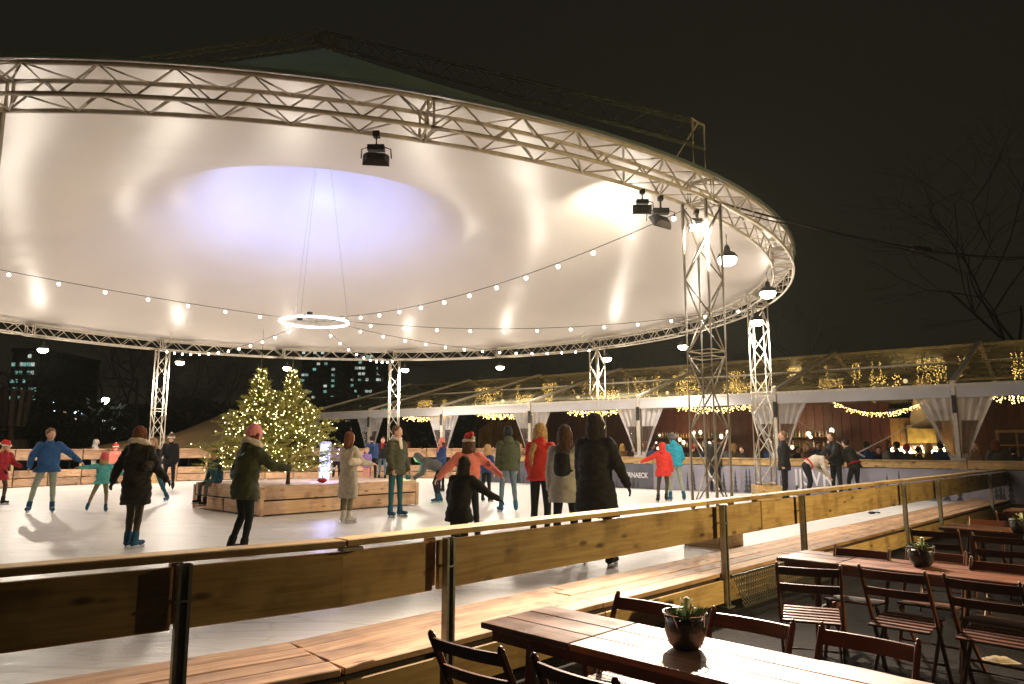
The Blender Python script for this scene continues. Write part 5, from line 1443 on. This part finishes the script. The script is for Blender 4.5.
person('woman in beige coat with wavy brown hair and black backpack', ice(566, 556), 1.68, AW-14, 'coat', 'greyw', 'trouser_black', 'skate_black', 'long', 'hair_brown', hem=.20, la=(4, 12, 14, 6), ra=(4, 12, 18, 6), bag='backpack', bagc='black_c')
person('tall man in long black coat, his back to us', ice(597, 566), 1.80, AW-24, 'long', 'black_c', 'trouser_black', 'skate_black', 'bob', 'hair_dark', hem=.36, la=(6, 8, 14, 4), ra=(-4, 26, 8, 22), fat=1.08, gloves='black_c', ll=(2, 4, -4, 3), rl=(0, 6, -6, 5))
# ---- right
person('child in red orange coat with hood, one arm stretched to the left', ice(664, 502), 1.50, AW-6, 'coat', 'red', 'trouser_brown', 'skate_black', 'short', 'hair_brown', hood='up', hem=.16, lean=5, la=(10, 62, 14, 66), ra=(4, 16, 16, 10), ll=(0, 8, -4, 4), rl=(4, 4, -22, -8), child=False)
person('man in turquoise jacket and pale jeans leaning beside the nearest column', ice(676, 501), 1.72, AW+10, 'jacket', 'turq', 'greygreen', 'skate_blue', 'short', 'hair_grey', 'beanie', 'grey', lean=12, hood='down', la=(14, 20, 40, 4), ra=(4, 20, 30, -20), ll=(4, 6, -6, 4), rl=(6, 10, -12, 8))
person('person in dark clothes seen between the legs of the nearest column', ice(716, 492), 1.74, AW-30, 'coat', 'coat_dark', 'trouser_black', 'skate_black', 'short', 'hair_dark', hem=.14)
person('man in black coat standing beside the column with the timber foot', ice(786, 500), 1.78, LFT-10, 'coat', 'black_c', 'trouser_black', 'skate_black', 'short', 'hair_short', hem=.16, la=(2, 8, 8, 3), ra=(2, 8, 10, 3), head=(8, 0))
person('person in cream sweater with red belt bending forward', ice(808, 500), 1.68, RGT+4, 'sweater', 'cream', 'trouser_black', 'skate_black', 'long', 'hair_dark', lean=66, la=(40, 8, 56, 2), ra=(36, 10, 30, 2), ll=(20, 5, -12, 2), rl=(8, 5, -18, 2), belt='red')
person('person in black jacket standing and holding hands with the cream sweater', ice(838, 500), 1.76, LFT+20, 'jacket', 'black_c', 'trouser_black', 'skate_black', 'bob', 'hair_brown', lean=10, la=(36, 8, 60, 0), ra=(30, 10, 64, 0))
person('broad person in black jacket with a red waistband, rightmost skater', ice(857, 500), 1.64, AW+34, 'jacket', 'coat_dark', 'trouser_black', 'skate_black', 'short', 'hair_dark', lean=22, la=(20, 18, 40, 8), ra=(10, 16, 20, 8), ll=(14, 12, -8, 8), rl=(10, 14, -8, 8), fat=1.12, belt='crimson')
# ---- behind the stage
person('child in violet pink snowsuit behind the stage', ice(366, 484), 1.30, TOW, 'coat', 'violet', 'pink', 'skate_black', 'short', 'hair_blond', hem=.1, child=True)
person('man in navy jacket behind the beige coated woman', ice(372, 483), 1.78, AW+30, 'jacket', 'navy', 'trouser_black', 'skate_black', 'short', 'hair_dark', lean=14, la=(24, 10, 60, 0))
person('person in dark jacket and jeans left of the rear column', ice(382, 481), 1.72, TOW, 'jacket', 'black_c', 'jeans', 'skate_black', 'short', 'hair_red', hood=None, scarf='crimson')
person('person in lavender jacket behind the fir trees and light box', ice(336, 484), 1.60, AW, 'jacket', 'violet', 'trouser_black', 'skate_black', 'bob', 'hair_dark')

# ---- onlookers behind the banner barrier: four kinds, then copies
N_SKATE = len(JOBS)
kinds = []
for j, (tc_, hc_, ht_) in enumerate((('black_c', 'hair_dark', None), ('coat_dark', 'hair_brown', 'beanie'), ('brownish', 'hair_blond', None), ('navy', 'hair_dark', None), ('grey', 'hair_red', None))):
    kinds.append(person('onlooker', (0, 0, 0), 1.66+.05*j, 0, 'coat', tc_, 'trouser_black', 'black_c', 'bob' if j in (2, 4) else 'short', hc_, ht_, 'crimson', hem=.14, skates=False, la=(14, 12, 60, 0), ra=(10, 12, 40 if j % 2 else 80, 0), vox=.02, group='onlookers in the marquee'))

# ---- run the remeshing in one pass
tmp = []
for (cp, voxel, name, mats_, parent, colour, smooth, wob) in JOBS:
    me = bpy.data.meshes.new('tmp'); me.from_pydata(cp.b.v, [], cp.b.f); me.update()
    o = bpy.data.objects.new('tmp', me); COL.objects.link(o)
    md = o.modifiers.new('r', 'REMESH'); md.mode = 'VOXEL'; md.voxel_size = voxel; md.use_smooth_shade = True
    if smooth: ms = o.modifiers.new('s', 'SMOOTH'); ms.factor = .5; ms.iterations = smooth
    tmp.append(o)
dg = bpy.context.evaluated_depsgraph_get(); dg.update()
for o, (cp, voxel, name, mats_, parent, colour, smooth, wob) in zip(tmp, JOBS):
    me = bpy.data.meshes.new_from_object(o.evaluated_get(dg)); me.name = name
    me.materials.clear()
    for m_ in mats_: me.materials.append(M[m_])
    nv = len(me.vertices); co = np.empty(nv*3, np.float32); me.vertices.foreach_get('co', co); co = co.reshape(-1, 3)
    if wob:
        nrm = np.empty(nv*3, np.float32); me.vertices.foreach_get('normal', nrm); nrm = nrm.reshape(-1, 3)
        fq = 26 if name != 'hair' else 60
        ph_ = np.array([sum(map(ord, parent.name)) % 7, len(name) % 5, 1.3])
        d = np.sin(co[:, 0]*fq*1.1+co[:, 1]*fq*.6+2*np.sin(co[:, 2]*fq*.8+ph_[0]))*np.sin(co[:, 2]*fq*(1.6 if name != 'hair' else .15)+2*np.sin(co[:, 1]*fq*.7+ph_[1]))
        co = co+nrm*(d*wob)[:, None]; me.vertices.foreach_set('co', co.astype(np.float32).ravel())
    if len(mats_) > 1:
        nf = len(me.polygons); ce = np.empty(nf*3, np.float32); me.polygons.foreach_get('center', ce); ce = ce.reshape(-1, 3)
        best = np.full(nf, 1e9); tagi = np.zeros(nf, np.int32)
        for a, b_, r0, r1, tg in cp.seg:
            a = np.array(a); d = np.array(b_)-a; L2 = max(1e-9, d @ d); t_ = np.clip((ce-a) @ d/L2, 0, 1)
            ds = np.linalg.norm(ce-(a+t_[:, None]*d), axis=1)-(r0+(r1-r0)*t_)
            mk = ds < best; best[mk] = ds[mk]; tagi[mk] = tg
        for q, r, tg in (colour or []):
            mk = np.linalg.norm(ce-np.array(q), axis=1) < r
            if tg == 5: mk &= (tagi == 0)
            tagi[mk] = tg
        me.polygons.foreach_set('material_index', tagi)
    me.polygons.foreach_set('use_smooth', [True]*len(me.polygons)); me.update()
    link(bpy.data.objects.new(name, me), parent)
for o in tmp:
    me = o.data; bpy.data.objects.remove(o); bpy.data.meshes.remove(me)
# belt of the cream sweater and spread of the onlookers
spots = [(408, 2.4, 4), (420, 3.0, 0), (446, 2.6, 1), (520, 2.0, 2), (533, 2.6, 3), (553, 2.2, 0), (610, 2.0, 4), (622, 2.5, 2), (632, 1.9, 0), (652, 2.6, 3), (692, 2.2, 1), (725, 2.6, 4), (742, 1.8, 0), (768, 2.6, 3),
         (797, 3.4, 0), (806, 2.6, 2), (818, 4.2, 3), (832, 3.0, 1), (866, 2.2, 3), (878, 2.8, 0), (887, 2.0, 4), (896, 3.2, 3), (918, 2.4, 0), (928, 3.0, 2), (995, 3.4, 4), (1012, 2.4, 0), (975, 4.5, 2),
         (472, 2.4, 3), (492, 3.2, 0), (572, 2.6, 1), (584, 3.4, 3), (645, 3.6, 4), (661, 2.0, 2), (706, 3.2, 3), (734, 3.4, 2), (758, 3.2, 4), (846, 3.8, 0), (906, 2.0, 1), (940, 3.6, 3)]
where = ['left of the first curtain', 'second from the left end of the bar', 'under the first tied curtain', 'beside the second curtain', 'just right of the second curtain', 'left of the black coat', 'right of the black coat', 'second right of the black coat', 'left of the third curtain',
         'behind the red coated child', 'behind the turquoise jacket', 'between the two columns, left', 'between the two columns, right', 'behind the column with timber foot', 'right of the man in black coat', 'above the cream sweater, left', 'above the cream sweater', 'above the cream sweater, right',
         'left of the golden panel', 'second left of the golden panel', 'at the edge of the golden panel', 'in front of the golden panel, left', 'under the framed picture, left', 'under the framed picture', 'by the window at the right edge', 'at the right edge', 'right of the last tied curtain',
         'behind the santa hat skater', 'left of the dark green jacket', 'behind the wavy brown hair', 'just left of the black coat', 'deep behind the red coated child', 'between the red coat and the turquoise jacket', 'seen through the nearest column', 'deep between the two columns', 'deep behind the column with timber foot', 'behind the two black jacketed skaters', 'below the golden light swag', 'left of the last tied curtain']
tone = ['black coat', 'dark coat and crimson cap', 'brown coat and fair hair', 'navy coat', 'grey coat and reddish hair']
first_used = set()
for (x, v, kd), wh in zip(spots, where):
    p = on_wall(x, 440, T0+TN*(v-1.2), TD); p.z = FLOOR
    o = kinds[kd] if kd not in first_used else copy_tree(kinds[kd]); first_used.add(kd)
    o.location = p; o.rotation_euler = (0, 0, random.uniform(0, 6.28)); o['label'] = 'onlooker in '+tone[kd]+' '+wh
